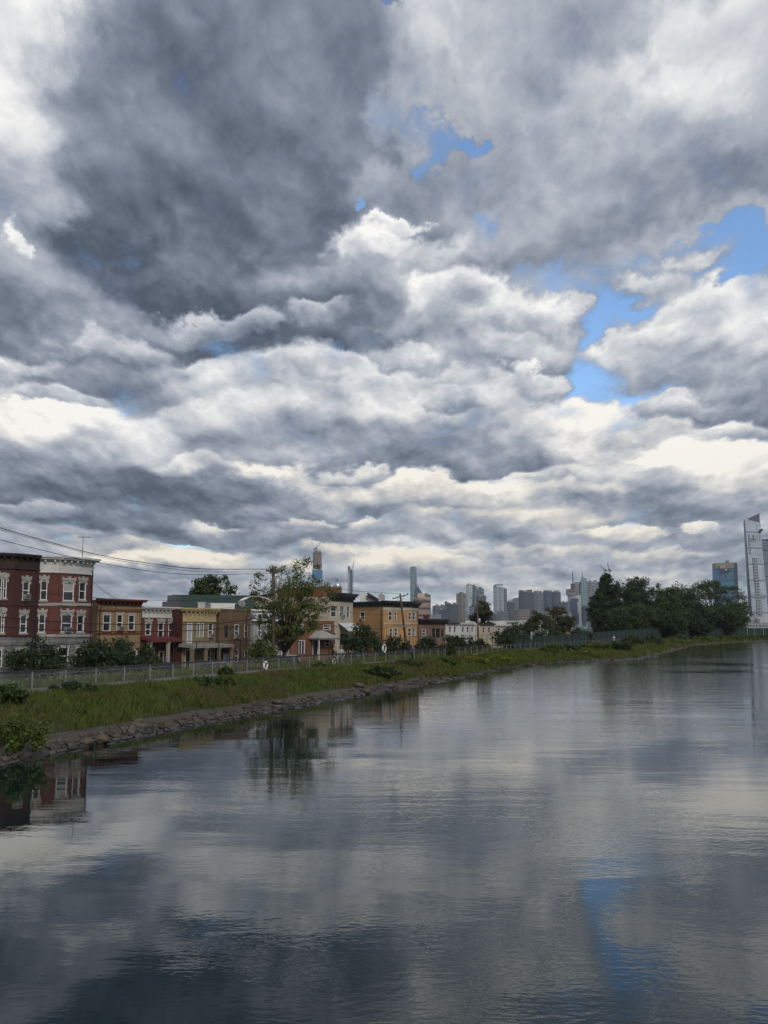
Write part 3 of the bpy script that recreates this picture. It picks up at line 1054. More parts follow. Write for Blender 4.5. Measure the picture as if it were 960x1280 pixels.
def wall(mb, fr, z0, z1, holes, deep=.16):
    """a wall with real openings (u0, u1, za, zb) and their reveals"""
    us = sorted({0.0, fr.L, *[min(max(h[k], 0), fr.L) for h in holes for k in (0, 1)]})
    zs = sorted({z0, z1, *[min(max(h[k], z0), z1) for h in holes for k in (2, 3)]})
    for i in range(len(us) - 1):
        for j in range(len(zs) - 1):
            uc, zc = (us[i] + us[i + 1]) / 2, (zs[j] + zs[j + 1]) / 2
            if us[i + 1] - us[i] < 1e-5 or zs[j + 1] - zs[j] < 1e-5:
                continue
            if any(h[0] < uc < h[1] and h[2] < zc < h[3] for h in holes):
                continue
            mb.quad(fr.p(us[i], zs[j]), fr.p(us[i + 1], zs[j]), fr.p(us[i + 1], zs[j + 1]), fr.p(us[i], zs[j + 1]))
    for a, b, c, d in holes:
        c, d = max(c, z0), min(d, z1)
        if c >= d:
            continue
        I = lambda u, z: fr.p(u, z, -deep)
        O = lambda u, z: fr.p(u, z)
        mb.quad(O(a, c), O(a, d), I(a, d), I(a, c))
        mb.quad(O(b, d), O(b, c), I(b, c), I(b, d))
        mb.quad(O(a, d), O(b, d), I(b, d), I(a, d))
        mb.quad(O(b, c), O(a, c), I(a, c), I(b, c))


def window(root, fr, u0, u1, z0, z1, style=''):
    tr = M['trim_dark'] if 'k' in style else M['trim']
    w = .05 if 'k' in style else .065
    mb = MB()
    fr.slab(mb, u0, u0 + w, z0, z1, -.12, .035)
    fr.slab(mb, u1 - w, u1, z0, z1, -.12, .035)
    fr.slab(mb, u0 + w, u1 - w, z1 - w, z1, -.12, .033)
    fr.slab(mb, u0 + w, u1 - w, z0, z0 + w, -.12, .033)
    zm = z0 + (z1 - z0) * .5
    if '1' not in style:
        fr.slab(mb, u0 + w, u1 - w, zm - .035, zm + .035, -.115, -.03)
    f = mb.build('window', tr, root)
    g = MB()
    g.quad(fr.p(u0 + w * .5, z0 + w * .5, -.09), fr.p(u1 - w * .5, z0 + w * .5, -.09), fr.p(u1 - w * .5, zm, -.09), fr.p(u0 + w * .5, zm, -.09))
    g.quad(fr.p(u0 + w * .5, zm, -.065), fr.p(u1 - w * .5, zm, -.065), fr.p(u1 - w * .5, z1 - w * .5, -.065), fr.p(u0 + w * .5, z1 - w * .5, -.065))
    g.build('pane', M['glass'], f)
    if 's' in style:               # closed pale shutter / blind over the whole opening
        s = MB()
        k = max(3, int((z1 - z0) / .22))
        for i in range(k):
            za = z0 + w + (z1 - z0 - 2 * w) * i / k
            fr.slab(s, u0 + w, u1 - w, za, za + (z1 - z0 - 2 * w) / k * .82, -.05, -.02)
        s.build('shutter', M['shutter'], f)
    elif 'b' in style:             # half-drawn blind
        s = MB()
        fr.slab(s, u0 + w, u1 - w, z1 - (z1 - z0) * random.uniform(.25, .55), z1 - w, -.060, -.052)
        s.build('blind', M['blind'], f)
    if 'l' in style:               # sill
        s = MB()
        fr.slab(s, u0 - .1, u1 + .1, z0 - .14, z0 - .003, -.05, .10)
        s.build('sill', M['lintel'] if 'r' not in style else M['cornice_red'], f)
    if 'h' in style:               # carved hood with ears and a keystone
        s = MB()
        k = (u1 - u0)
        um = (u0 + u1) / 2
        hz = z1 + .003
        fr.slab(s, u0 - .08, u1 + .08, hz, hz + .17, -.02, .075)
        fr.slab(s, u0 - .15, u1 + .15, hz + .17, hz + .36, -.02, .12)
        fr.slab(s, um - .11, um + .11, hz + .05, hz + .50, .0, .17)
        fr.slab(s, u0 - .15, u0 - .02, hz + .36, hz + .45, .0, .13)
        fr.slab(s, u1 + .02, u1 + .15, hz + .36, hz + .45, .0, .13)
        fr.slab(s, u0 - .13, u0 - .03, hz - .22, hz, -.01, .08)
        fr.slab(s, u1 + .03, u1 + .13, hz - .22, hz, -.01, .08)
        s.build('hood', M['lintel'], f)
    elif 'f' in style:             # plain flat lintel
        s = MB()
        fr.slab(s, u0 - .12, u1 + .12, z1 + .003, z1 + .20, -.02, .05)
        s.build('hood', M['lintel'], f)
    return f


def cornice(root, fronts, z0, z1, m, depth=.45, brackets=True, frieze=.0, m2=None, rake=.0):
    """crown moulding along the facade pieces, with brackets under it and a frieze board below"""
    mb = MB()
    h = z1 - z0
    for k, fr in enumerate(fronts):
        e0 = depth * .4 if k == 0 else .0
        e1 = depth * .4 if k == len(fronts) - 1 else .0
        fr.slab(mb, -e0, fr.L + e1, z1 - h * .22, z1 + k * .004, -.1, depth)
        fr.slab(mb, -e0 * .8, fr.L + e1 * .8, z1 - h * .42, z1 - h * .22, -.1, depth * .78)
        fr.slab(mb, 0, fr.L, z0, z1 - h * .42, -.1, .07 + k * .002)
    c = mb.build('cornice', m, root)
    if brackets:
        for fr in fronts:
            k = max(2, int(fr.L / .55))
            for i in range(k):
                u = fr.L * (i + .5) / k
                b = MB()
                fr.slab(b, u - .075, u + .075, z1 - h * .72, z1 - h * .42, .06, depth * .62)
                fr.slab(b, u - .06, u + .06, z0 + h * .08, z1 - h * .72, .06, depth * .28)
                b.build('bracket', m2 or m, c)
    if frieze:
        b = MB()
        for k, fr in enumerate(fronts):
            fr.slab(b, 0, fr.L, z0 - frieze, z0 - .004, -.05, .045 + k * .002)
            fr.slab(b, 0, fr.L, z0 - frieze - .1, z0 - frieze, -.05, .10 + k * .002)
        b.build('frieze', m2 or m, c)
    return c


def house(label, pts, ztop, bands, wins=(), z0=.35, depth=11.0, name='row_house', cat='house', group=None, side=None, back_dir=None, parapet=.35, roof='roof_tar'):
    """pts: (px, Y) corners of the visible front, left to right; bands: (z from, z to, material, part name);
    wins: (facade piece, left px, right px, top py, bottom py, style)"""
    P = [Vector((gx(px, Y), Y, 0)) for px, Y in pts]
    frs = [Front(P[i], P[i + 1]) for i in range(len(P) - 1)]
    whole = Front(P[0], P[-1])
    bd = -whole.n if back_dir is None else Vector((back_dir[0], back_dir[1], 0)).normalized()
    base = (P[0] + P[-1]) / 2
    root = empty(name, (base.x, base.y, z0), label, cat, group)
    BL, BR = P[0] + bd * depth, P[-1] + bd * depth
    sides = [Front(P[-1], BR), Front(BR, BL), Front(BL, P[0])]
    holes = {}
    for w in wins:
        fr = frs[w[0]] if w[0] < len(frs) else sides[w[0] - len(frs)]
        u0, u1 = fr.u(w[1]), fr.u(w[2])
        um = (u0 + u1) / 2
        za, zb = fr.z(w[4], um), fr.z(w[3], um)
        holes.setdefault(w[0], []).append((u0, u1, za, zb, w[5]))
    for (za, zb, m, pn) in bands:
        mb = MB()
        for k, fr in enumerate(frs + sides):
            hs = [h[:4] for h in holes.get(k, []) if h[2] < zb and h[3] > za]
            if k >= len(frs) and side:
                continue
            wall(mb, fr, za, zb, hs)
        mb.build(pn, M[m], root)
    if side:
        mb = MB()
        for k, fr in enumerate(sides):
            wall(mb, fr, z0, ztop, [h[:4] for h in holes.get(k + len(frs), [])])
        mb.build('side_wall', M[side], root)
    rf = MB()
    poly = [(p.x, p.y) for p in P] + [(BR.x, BR.y), (BL.x, BL.y)]
    rf.add([(x, y, ztop - parapet) for x, y in poly], [tuple(range(len(poly)))])
    r = rf.build('roof', M[roof], root)
    for k, hs in holes.items():
        fr = frs[k] if k < len(frs) else sides[k - len(frs)]
        for h in hs:
            if 'd' in h[4]:
                door(root, fr, *h)
            else:
                window(root, fr, *h)
    return root, frs, sides, r


def door(root, fr, u0, u1, z0, z1, style):
    mb = MB()
    w = .09
    fr.slab(mb, u0, u0 + w, z0, z1, -.12, .03)
    fr.slab(mb, u1 - w, u1, z0, z1, -.12, .03)
    fr.slab(mb, u0 + w, u1 - w, z1 - w, z1, -.12, .028)
    if 'D' in style:
        um = (u0 + u1) / 2
        fr.slab(mb, um - .05, um + .05, z0, z1 - w, -.10, .0)
    f = mb.build('door_frame', M['trim'], root)
    d = MB()
    fr.slab(d, u0 + w, u1 - w, z0, z1 - w - .003, -.115, -.075)
    d.build('door', M['door_white'] if 'w' in style else (M['glass'] if 'D' in style else M['door_dark']), f)
    h = MB()
    fr.slab(h, u1 - w - .16, u1 - w - .10, z0 + .95, z0 + 1.1, -.074, -.03)
    h.build('handle', M['galv'], f)


# ================================================================ the street, left to right
ROW = 'row houses facing the reservoir'
# 1 - dark-cornice half of the red brick block, cut by the left edge of the photograph
red_y = 85.5
r1, f1, s1, rr1 = house('dark red brick three storey house with brown cornice at the left edge',
    [(-78, 78.6), (-36, 79.2), (15, 81.2), (46.5, 83.6)], zy(696, 83.5), [(.35, zy(794, 82), 'stone_grey', 'ground_floor'), (zy(794, 82), zy(696, 83.5), 'brick_dark', 'wall')],
    [(2, 26, 34.5, 727, 749, 'hl'), (2, 24.5, 33, 769, 791, 'hl'), (1, -9, 0, 722, 748, 'hl'), (1, 1.5, 6, 724, 748, 'hl'), (1, -10, -1, 766, 790, 'hl'), (1, 1, 5, 767, 791, 'hl'),
     (2, 20, 33, 812, 834, 'f'), (1, -8, 4, 812, 834, 'f')], group=ROW)
cornice(r1, f1, zy(703, 83), zy(694.5, 83.5), M['cornice_brown'], .55, True, .55, M['cornice_brown'])
# 2 - white-cornice half with the aerial
r2, f2, s2, rr2 = house('red brick three storey house with white bracketed cornice and roof aerial',
    [(46.8, 83.6), (71, 84.3), (95, 86.0), (114, 88.2)], zy(701, 87), [(.35, zy(795, 86), 'stone_grey', 'ground_floor'), (zy(795, 86), zy(701, 87), 'brick_red', 'wall')],
    [(0, 48.5, 57, 726, 750, 'hl'), (0, 47.8, 56, 768, 790.5, 'hl'), (1, 77, 90.5, 728, 751, 'hlb'), (1, 76, 89.5, 768, 790, 'hl'), (2, 97, 105.5, 728, 750, 'hl'), (2, 96, 104.5, 769, 790, 'hl'),
     (1, 73, 86.5, 809, 831, 'f'), (2, 95.5, 102.5, 809, 830, 'f')], group=ROW)
cornice(r2, f2, zy(707, 86), zy(697.5, 86.5), M['cornice_white'], .62, True, .62, M['cornice_white'])
# belt courses of the red pair
for rt, frs in ((r1, f1), (r2, f2)):
    for ya, yb, d_ in ((757, 753.5, .05), (796, 793, .09)):
        b = MB()
        for k, fr in enumerate(frs):
            fr.slab(b, 0, fr.L, zy(ya, fr.a.y), zy(yb, fr.a.y), -.02, d_ + k * .002)
        b.build('belt_course', M['brick_dark'] if rt is r1 else M['lintel'], rt)
# 3 - yellow brick with rust-red cornice
r3, f3, s3, rr3 = house('yellow brick house with a rust red bracketed cornice and three windows',
    [(121.5, 92.5), (144, 95.0), (176, 98.4)], zy(751, 96), [(.35, zy(751, 96), 'brick_yellow', 'wall')],
    [(0, 128.3, 138, 768, 789, 'frl'), (1, 145.5, 153, 768, 788.5, 'frl'), (1, 160, 168, 768.5, 788, 'frl'), (1, 162, 172, 812, 838, 'd'), (0, 126, 136, 812, 832, 'f')],
    side='brick_brown', group=ROW)
cornice(r3, f3, zy(757, 96), zy(749.3, 96), M['cornice_red'], .62, True, .0)
for ya, yb in ((765, 761.5), (793.5, 791)):
    b = MB()
    for fr in f3:
        fr.slab(b, 0, fr.L, zy(ya, fr.a.y), zy(yb, fr.a.y), -.02, .045)
    b.build('belt_course', M['cornice_red'], r3)
# 4 - small crimson brick house with white cornice
r4, f4, s4, rr4 = house('small crimson brick house with a white ornate cornice and hooded windows',
    [(177, 98.6), (222, 103.2)], zy(760, 100), [(.35, zy(760, 100), 'brick_crimson', 'wall')],
    [(0, 181.5, 188.5, 779, 794, 'h'), (0, 197.5, 204.5, 778.5, 797, 'h'), (0, 210.5, 217.5, 778.5, 797, 'h'), (0, 199, 206, 814, 836, 'd'), (0, 184, 192, 812, 830, 'f')],
    group=ROW)
cornice(r4, f4, zy(766.5, 100), zy(758.3, 100), M['cornice_white'], .5, True, .35, M['cornice_white'])
# porch across the yellow and crimson fronts: dark red roof, posts
def porch(root, fr, u0, u1, ztop, dep, m, mpost, nposts, name='porch_roof', h=.28, slope=.25, base=.35):
    mb = MB()
    a, b_ = fr.p(u0, ztop, 0), fr.p(u1, ztop, 0)
    c, d = fr.p(u1, ztop - slope, dep), fr.p(u0, ztop - slope, dep)
    dn = Vector((0, 0, -h))
    mb.add([a, b_, c, d, a + dn, b_ + dn, c + dn, d + dn], [(3, 2, 1, 0), (4, 5, 6, 7), (7, 6, 2, 3), (4, 7, 3, 0), (6, 5, 1, 2)])
    o = mb.build(name, m, root)
    for i in range(nposts):
        u = u0 + .15 + (u1 - u0 - .3) * i / max(1, nposts - 1)
        q = MB()
        fr.slab(q, u - .13, u + .13, base, ztop - slope - h - .003, dep - .34, dep - .08)
        fr.slab(q, u - .18, u + .18, ztop - slope - h - .18, ztop - slope - h - .006, dep - .39, dep - .03)
        fr.slab(q, u - .18, u + .18, base, base + .9, dep - .39, dep - .03)
        q.build('post', mpost, root)
    return o


porch(r4, f4[0], -.3, f4[0].L - .1, zy(795.5, 99), 1.5, M['porch_red'], M['lintel'], 3, 'porch_roof')
# 5 - tan brick house
r5, f5, s5, rr5 = house('tan brick house with a yellow cornice and a columned porch',
    [(228, 101.6), (250, 103.5), (269.5, 106.0)], zy(762, 103), [(.35, zy(762, 103), 'brick_tan', 'wall')],
    [(0, 233.5, 240.2, 779, 804, 's'), (1, 251.2, 254.6, 779, 796, ''), (0, 246, 249.6, 779, 796.5, ''), (1, 260, 266, 779.5, 797, ''), (0, 232, 239, 812, 838, 'd'), (1, 256, 264, 812, 832, 'f')],
    side='brick_dark', group=ROW)
cornice(r5, f5, zy(770, 103), zy(760, 103), M['cornice_yellow'], .5, True, .5, M['cornice_yellow'])
porch(r5, Front(f5[0].a, f5[1].b), -.5, 5.9, zy(804.5, 103), 1.9, M['concrete'], M['brick_tan'], 4, 'porch_roof', .3, .12)
# 6 - brown brick flat front with a maroon dome awning
r6, f6, s6, rr6 = house('brown brick flat topped house with a maroon round awning over its white door',
    [(273.5, 106.5), (291, 108.3), (313, 111.5)], zy(762, 108), [(.35, zy(762, 108), 'brick_brown', 'wall')],
    [(0, 280.5, 284.5, 781.5, 797, 'k'), (1, 293, 298.5, 780.5, 797, 'l'), (1, 305, 309, 781, 796.5, ''), (0, 279.5, 286.5, 816, 834, 'dw'), (1, 293.5, 298, 812, 828, ''), (1, 306, 309.5, 812, 828, '')],
    group=ROW)
b = MB()
for fr in f6:
    fr.slab(b, -.05, fr.L + .05, zy(763.5, 108), zy(761.2, 108), -.25, .07)
b.build('coping', M['brick_brown'], r6)
mb = MB()
fr = f6[0]
uc, zc = fr.u(283.3), zy(816, 107)
hw, hh, dd = .95, 1.0, 1.1
ring = []
for i in range(9):
    a = math.pi * i / 8
    ring.append((math.cos(a) * hw, math.sin(a) * hh))
rows = []
for j in range(5):
    k = j / 4
    s = math.cos(k * math.pi / 2 * .92)
    rows.append([fr.p(uc + x * (.55 + .45 * s), zc + z * s, .05 + dd * math.sin(k * math.pi / 2)) for x, z in ring])
for j in range(4):
    for i in range(8):
        mb.quad(rows[j][i], rows[j][i + 1], rows[j + 1][i + 1], rows[j + 1][i])
mb.build('awning', M['awning_red'], r6, smooth=True)
lm = MB()
lm.lathe(fr.p(uc + 1.05, zc - .25, .22), [(.02, -.12), (.10, -.08), (.12, .06), (.03, .14)], 8)
lm.build('porch_lantern', M['white'], r6)

# downpipes and window air conditioners
def downpipe(root, fr, u, z0, z1):
    q = MB()
    q.tube([fr.p(u, z0, .10), fr.p(u, z1 - .4, .10), fr.p(u, z1 - .12, .22)], .055, 6)
    q.build('downpipe', M['galvdark'], root)


def air_con(root, fr, px, py, Y, m='galv'):
    u = fr.u(px)
    z = zy(py, Y)
    q = MB()
    fr.slab(q, u - .30, u + .30, z, z + .40, -.05, .34)
    a = q.build('air_conditioner', M['concrete'], root)
    q = MB()
    for i in range(5):
        fr.slab(q, u - .27, u + .27, z + .05 + i * .066, z + .085 + i * .066, .335, .352)
    q.build('grille', M['galvdark'], a)


downpipe(r1, f1[2], f1[2].L - .25, .4, zy(702, 83))
downpipe(r2, f2[2], f2[2].L - .2, .4, zy(707, 87))
downpipe(r3, f3[0], .2, .4, zy(757, 93))
downpipe(r4, f4[0], f4[0].L - .25, zy(796, 102), zy(766, 102))
downpipe(r6, f6[1], f6[1].L - .9, .4, zy(764, 110))
air_con(r2, f2[1], 83.5, 790, 85.2)
air_con(r1, f1[2], 30, 748.5, 82)
air_con(r3, f3[1], 149, 788, 96)
air_con(r6, f6[1], 295.7, 797, 109)
air_con(r5, f5[1], 263, 797, 105)

# 7 - grey house with slate mansard, half hidden by the street tree
r7, f7, s7, rr7 = house('grey stucco house with a white-edged slate mansard roof behind the street tree',
    [(316, 114), (338, 116.5), (362, 121)], zy(775, 116), [(.35, zy(775, 116), 'stucco_grey', 'wall')],
    [(0, 322, 326, 780, 796, ''), (0, 333, 338, 779, 797, ''), (1, 349, 354, 779, 797, ''), (0, 326, 333, 812, 830, 'f'), (1, 347, 354, 810, 836, 'dw')], side='stucco_grey', group=ROW, parapet=.02)
mb = MB()
for k, fr in enumerate(f7):
    a, b_ = fr.p(-.15, zy(775, 116), .25), fr.p(fr.L + .15, zy(775, 116), .25)
    c, d = fr.p(fr.L, zy(763, 117), -1.0), fr.p(0, zy(763, 117), -1.0)
    e, f_ = fr.p(fr.L, zy(762, 117), -9), fr.p(0, zy(762, 117), -9)
    mb.quad(a, b_, c, d)
    mb.quad(d, c, e, f_)
    mb.add([fr.p(-.15, zy(775, 116), .25), d, f_, fr.p(0, zy(775, 116), -9)], [(0, 1, 2, 3)])
ms = mb.build('mansard_roof', M['slate'], r7)
mb = MB()
for k, fr in enumerate(f7):
    fr.slab(mb, -.2, fr.L + .2, zy(776.5, 116), zy(774, 116), -.05, .36 + k * .003)
    fr.slab(mb, -.05, fr.L + .05, zy(763.8, 117), zy(761.8, 117), -1.2, -.92 + k * .003)
mb.build('eaves', M['white'], ms)
for u in (1.0, 3.0):                # pale dormers
    mb = MB()
    fr = f7[0]
    fr.slab(mb, u - .5, u + .5, zy(774, 116), zy(766.5, 116), -.9, .12)
    dm = mb.build('dormer', M['white'], ms)
    mb = MB()
    fr.slab(mb, u - .3, u + .3, zy(773, 116), zy(768, 116), .125, .14)
    mb.build('pane', M['glass'], dm)

# 8 - rust brick house with the gabled white canopy
r8, f8, s8, rr8 = house('rust brick house with a pale gabled door canopy behind the street tree',
    [(363.5, 122.5), (418, 129.5)], zy(776, 126), [(.35, zy(776, 126), 'brick_rust', 'wall')],
    [(0, 372, 379, 780, 789, ''), (0, 404, 413, 781, 787.5, ''), (0, 373.5, 381, 800, 817.5, 'dD'), (0, 406, 412, 799.5, 808.5, ''), (0, 391, 398, 800, 820, 'd')], group=ROW)
fr = f8[0]
u0, u1, um = fr.u(386), fr.u(411.5), fr.u(394)
z1_, z2_ = zy(797, 125), zy(788, 125)
mb = MB()
a, b_, c = fr.p(u0, z1_, 0), fr.p(u1, z1_, 0), fr.p(um, z2_, 0)
A, B, C = fr.p(u0, z1_, 1.7), fr.p(u1, z1_, 1.7), fr.p(um, z2_, 1.2)
dn = Vector((0, 0, -.22))
mb.add([a, b_, c, A, B, C, a + dn, b_ + dn, A + dn, B + dn],
       [(0, 3, 5, 2), (4, 1, 2, 5), (3, 4, 5), (3, 8, 9, 4), (0, 6, 8, 3), (9, 7, 1, 4), (6, 7, 9, 8)])
mb.build('canopy', M['canopy_grey'], r8)
for u in (u0 + .2, u1 - .2):
    q = MB()
    q.tube([fr.p(u, .4, 1.5), fr.p(u, z1_ - .23, 1.5)], .07, 8)
    q.build('post', M['trim'], r8)

# 9 - cream house with the heavy black cornice and white awning
r9, f9, s9, rr9 = house('cream house with a heavy black cornice and white awnings left of the orange building',
    [(411, 131), (424, 133), (441, 138)], zy(747, 134), [(.35, zy(747, 134), 'stucco_cream', 'wall')],
    [(0, 413, 420, 757, 771, ''), (1, 424.3, 430, 757, 772, 'f'), (1, 432.8, 437, 757.5, 772, 'f'), (1, 425, 434, 792, 806, 'k'), (0, 414, 420, 790, 806, '')], group=ROW)
cornice(r9, f9, zy(752, 134), zy(741.5, 134), M['cornice_black'], .75, True, .0)
fr = f9[1]
for (ua, ub, py0, py1) in ((-.3, fr.L + .2, 779, 789),):
    mb = MB()
    n = 6
    for i in range(n):                      # ribbed sheet-metal awning
        u0 = ua + (ub - ua) * i / n
        u1 = ua + (ub - ua) * (i + .9) / n
        zt, zb = zy(py0, 134), zy(py1, 134)
        p0, p1, p2, p3 = fr.p(u0, zt, .02), fr.p(u1, zt, .02), fr.p(u1, zb, 1.5), fr.p(u0, zb, 1.5)
        up = Vector((0, 0, .05))
        mb.add([p0, p1, p2, p3, p0 + up, p1 + up, p2 + up, p3 + up], [(0, 1, 2, 3), (7, 6, 5, 4), (3, 2, 6, 7), (0, 3, 7, 4), (2, 1, 5, 6)])
    mb.build('awning', M['awning_white'], r9)

# 10 - the orange brick corner building
zo = zy(753, 147)
r10, f10, s10, rr10 = house('long orange brick corner building with a dark green cornice and bay windows',
    [(437, 152.5), (479, 146.0), (491, 147.6), (501, 150.5), (507, 150.8), (514, 152), (522.5, 157)], zo, [(.35, zo, 'brick_orange', 'wall')],
    [(0, 450, 456, 765, 776.5, ''), (0, 437.5, 441, 765.5, 775, 'k'), (1, 485.3, 490, 764, 775.5, ''), (2, 492.8, 496, 764, 775.5, ''), (4, 510, 514, 765, 775, ''), (5, 516, 519.5, 765, 775, ''),
     (1, 486.5, 490.5, 785, 795, ''), (2, 493, 497, 785, 795, ''), (4, 509.5, 514, 785, 795, ''), (5, 516, 519, 785, 795, '')],
    name='corner_building', cat='building', back_dir=(-.55, 1), depth=14)
cornice(r10, f10[:1], zy(758.5, 147), zy(751.6, 147), M['cornice_green'], .5, False)
cornice(r10, f10[1:], zy(759, 149), zy(751.4, 149), M['cornice_green'], .65, True)
for ya, yb in ((780.5, 778.5), (763, 759.5)):
    b = MB()
    for k, fr in enumerate(f10[1:]):
        fr.slab(b, 0, fr.L, zy(ya, fr.a.y), zy(yb, fr.a.y), -.02, .055 + .002 * k)
    b.build('belt_course', M['stucco_cream'], r10)

air_con(r9, f9[1], 427.2, 772, 133.6)
downpipe(r10, f10[0], f10[0].L - .3, .4, zo - .8)
downpipe(r10, f10[5], f10[5].L - .4, .4, zo - .8)
air_con(r10, f10[0], 453, 776.5, 150)
# 11 - the low brown building and its neighbours beyond
r11, f11, s11, rr11 = house('low brown house with a dark brown cornice right of the orange building',
    [(523, 168), (538, 172), (557, 181)], zy(776, 172), [(.35, zy(776, 172), 'brick_rose', 'wall')],
    [(0, 527.5, 532, 786.5, 795, ''), (1, 540, 543.5, 785, 797, 'k'), (1, 545, 549.5, 785.5, 797, 'k'), (1, 551.5, 554, 786, 796, 'k')], group=ROW)
cornice(r11, f11, zy(780.5, 172), zy(773.6, 172), M['cornice_brown'], .8, True)
b = MB()
b.bx(gx(533, 176) - .5, gx(533, 176) + .5, 176, 177, zy(776, 176) - .4, zy(769, 176))
b.build('chimney', M['brick_dark'], rr11)


def small_house(label, px0, px1, Y0, Y1, py, m, wins=(), **k):
    z = zy(py, (Y0 + Y1) / 2)
    return house(label, [(px0, Y0), (px1, Y1)], z, [(.35, z, m, 'wall')], wins, group=ROW, **k)


for a in (
    ('white terraced house right of the low brown house', 558, 573, 184, 194, 778.5, 'stucco_white', [(0, 561, 564, 783, 790, ''), (0, 567, 570, 783, 790, '')]),
    ('white terraced house with a flat cornice next to the pale utility pole', 574, 594, 195, 208, 779, 'stucco_white', [(0, 577, 580, 783.5, 790, ''), (0, 583, 586, 783.5, 790, ''), (0, 589, 591.5, 783.5, 790, '')]),
    ('beige terraced house with a brown roof edge right of the white ones', 600, 618, 214, 228, 779.5, 'stucco_beige', [(0, 603, 606, 784, 791, ''), (0, 610, 613, 784, 791, '')]),
    ('beige house with white windows at the right end of the beige row', 619, 636, 230, 246, 781, 'stucco_beige', [(0, 622, 625, 785, 791, ''), (0, 629, 632, 785, 791, '')]),
    ('white block house standing above the dark bushes', 633, 647, 262, 276, 776.5, 'stucco_white', [(0, 636, 639, 781, 786, ''), (0, 641, 644, 781, 786, '')]),
    ('white house showing between the olive trees', 664, 690, 315, 330, 776, 'stucco_white', [(0, 668, 672, 779, 784, ''), (0, 678, 682, 779, 784, '')]),
    ('cream house showing below the olive trees near the grove', 694, 716, 330, 345, 778, 'stucco_beige', [(0, 699, 703, 781, 785, ''), (0, 708, 712, 781, 785, '')]),
):
    rt, frs, sd_, _ = small_house(*a)
    fr = frs[0]
    c = MB()
    fr.slab(c, -.1, fr.L + .1, fr.z(a[5] + 1.6, 0), fr.z(a[5] - .5, 0), -.2, .35)
    c.build('cornice', M['cornice_brown'] if 'brown' in a[0] else M['cornice_white'], rt)

# ================================================================ buildings behind the row
# long green pitched roof
Y = 138
root = empty('hall', (gx(275, Y), Y + 8, .4), 'long hall with a dark green pitched roof behind the row houses', 'building')
x0, x1 = gx(203, Y), gx(345, Y + 6)
ze, zr = zy(764, Y), zy(743.5, Y + 9)
mb = MB()
mb.box((x0, Y, .4), (x1 - x0, 5, 0), (-3, 16, 0), (0, 0, ze - .4))
mb.build('wall', M['stucco_white'], root)
mb = MB()
A, B = Vector((x0 - .4, Y - .5, ze)), Vector((x1 + .4, Y + 4.7, ze))
off_ = Vector((-3.2, 17, 0))
rA, rB = (A + off_ / 2).xy.to_3d() + Vector((1.5, 0, zr)), (B + off_ / 2).xy.to_3d() + Vector((-.5, 0, zr))
mb.add([A, B, B + off_, A + off_, rA, rB], [(0, 1, 5, 4), (2, 3, 4, 5), (3, 0, 4), (1, 2, 5)])
rf = mb.build('roof', M['roof_green'], root)
mb = MB()
mb.beam(A + Vector((0, -.03, -.12)), B + Vector((0, -.03, -.12)), .12, .3)
mb.build('gutter', M['white'], rf)
# grey stair bulkhead with a hipped top at its left end
Y2 = 132
mb = MB()
xa, xb = gx(202, Y2), gx(221, Y2)
mb.bx(xa, xb, Y2, Y2 + 4, 4, zy(752, Y2))
mb.bx(xa + .6, xb - .2, Y2 + .3, Y2 + 3.6, zy(752, Y2), zy(744, Y2))
o = mb.build('roof_bulkhead', M['slate'], None)
tag(o, 'grey slate clad roof block at the left end of the green roof', 'roof block')
# white chimney, white skylight box and satellite dish on the tan / brown houses
mb = MB()
p = pt(251.5, 760, 110)
mb.bx(p.x - .36, p.x + .36, 110, 110.7, zy(762, 103) - .4, zy(753.5, 110))
mb.bx(p.x - .42, p.x + .42, 109.94, 110.76, zy(753.5, 110), zy(752.6, 110))
mb.build('chimney', M['cornice_white'], rr5)
mb = MB()
p = pt(278, 760, 113)
mb.box((p.x - 1.3, 113, zy(762, 108) - .4), (2.5, 1.2, 0), (-.8, 1.6, 0), (0, 0, 1.15))
mb.box((p.x - 1.45, 112.9, zy(762, 108) + .752), (2.8, 1.35, 0), (-.9, 1.8, 0), (0, 0, .08))
mb.build('roof_hatch', M['white'], rr6)
dish = empty('satellite_dish', (gx(301, 112), 112, zy(762, 108) - .35), 'grey satellite dish on the roof of the brown brick house', 'satellite dish')
mb = MB()
mb.tube([(0, 0, 0), (0, 0, .9)], .035, 8)
mb.tube([(0, 0, .45), (-.3, .1, 0)], .02, 6)
mb.tube([(0, 0, .45), (.3, .1, 0)], .02, 6)
mb.build('mast', M['galv'], dish, local=True)
q = (Vector((.5, -.75, .45))).to_track_quat('Z', 'Y').to_matrix()
mb = MB()
prof = [(.02, .0), (.18, .02), (.34, .07), (.46, .14), (.47, .145), (.46, .16), (.3, .075), (.02, .02)]
mb.lathe((0, 0, 1.05), prof, 18, q)
db = mb.build('reflector', M['galv'], dish, smooth=True, local=True)
mb = MB()
mb.tube([Vector((0, 0, 1.05)) + q @ Vector((0, -.4, .12)), Vector((0, 0, 1.05)) + q @ Vector((0, 0, .5))], .018, 6)
mb.tube([Vector((0, 0, 1.05)) + q @ Vector((0, 0, .46)), Vector((0, 0, 1.05)) + q @ Vector((0, 0, .56))], .05, 8)
mb.build('feed_arm', M['galv'], db, local=True)
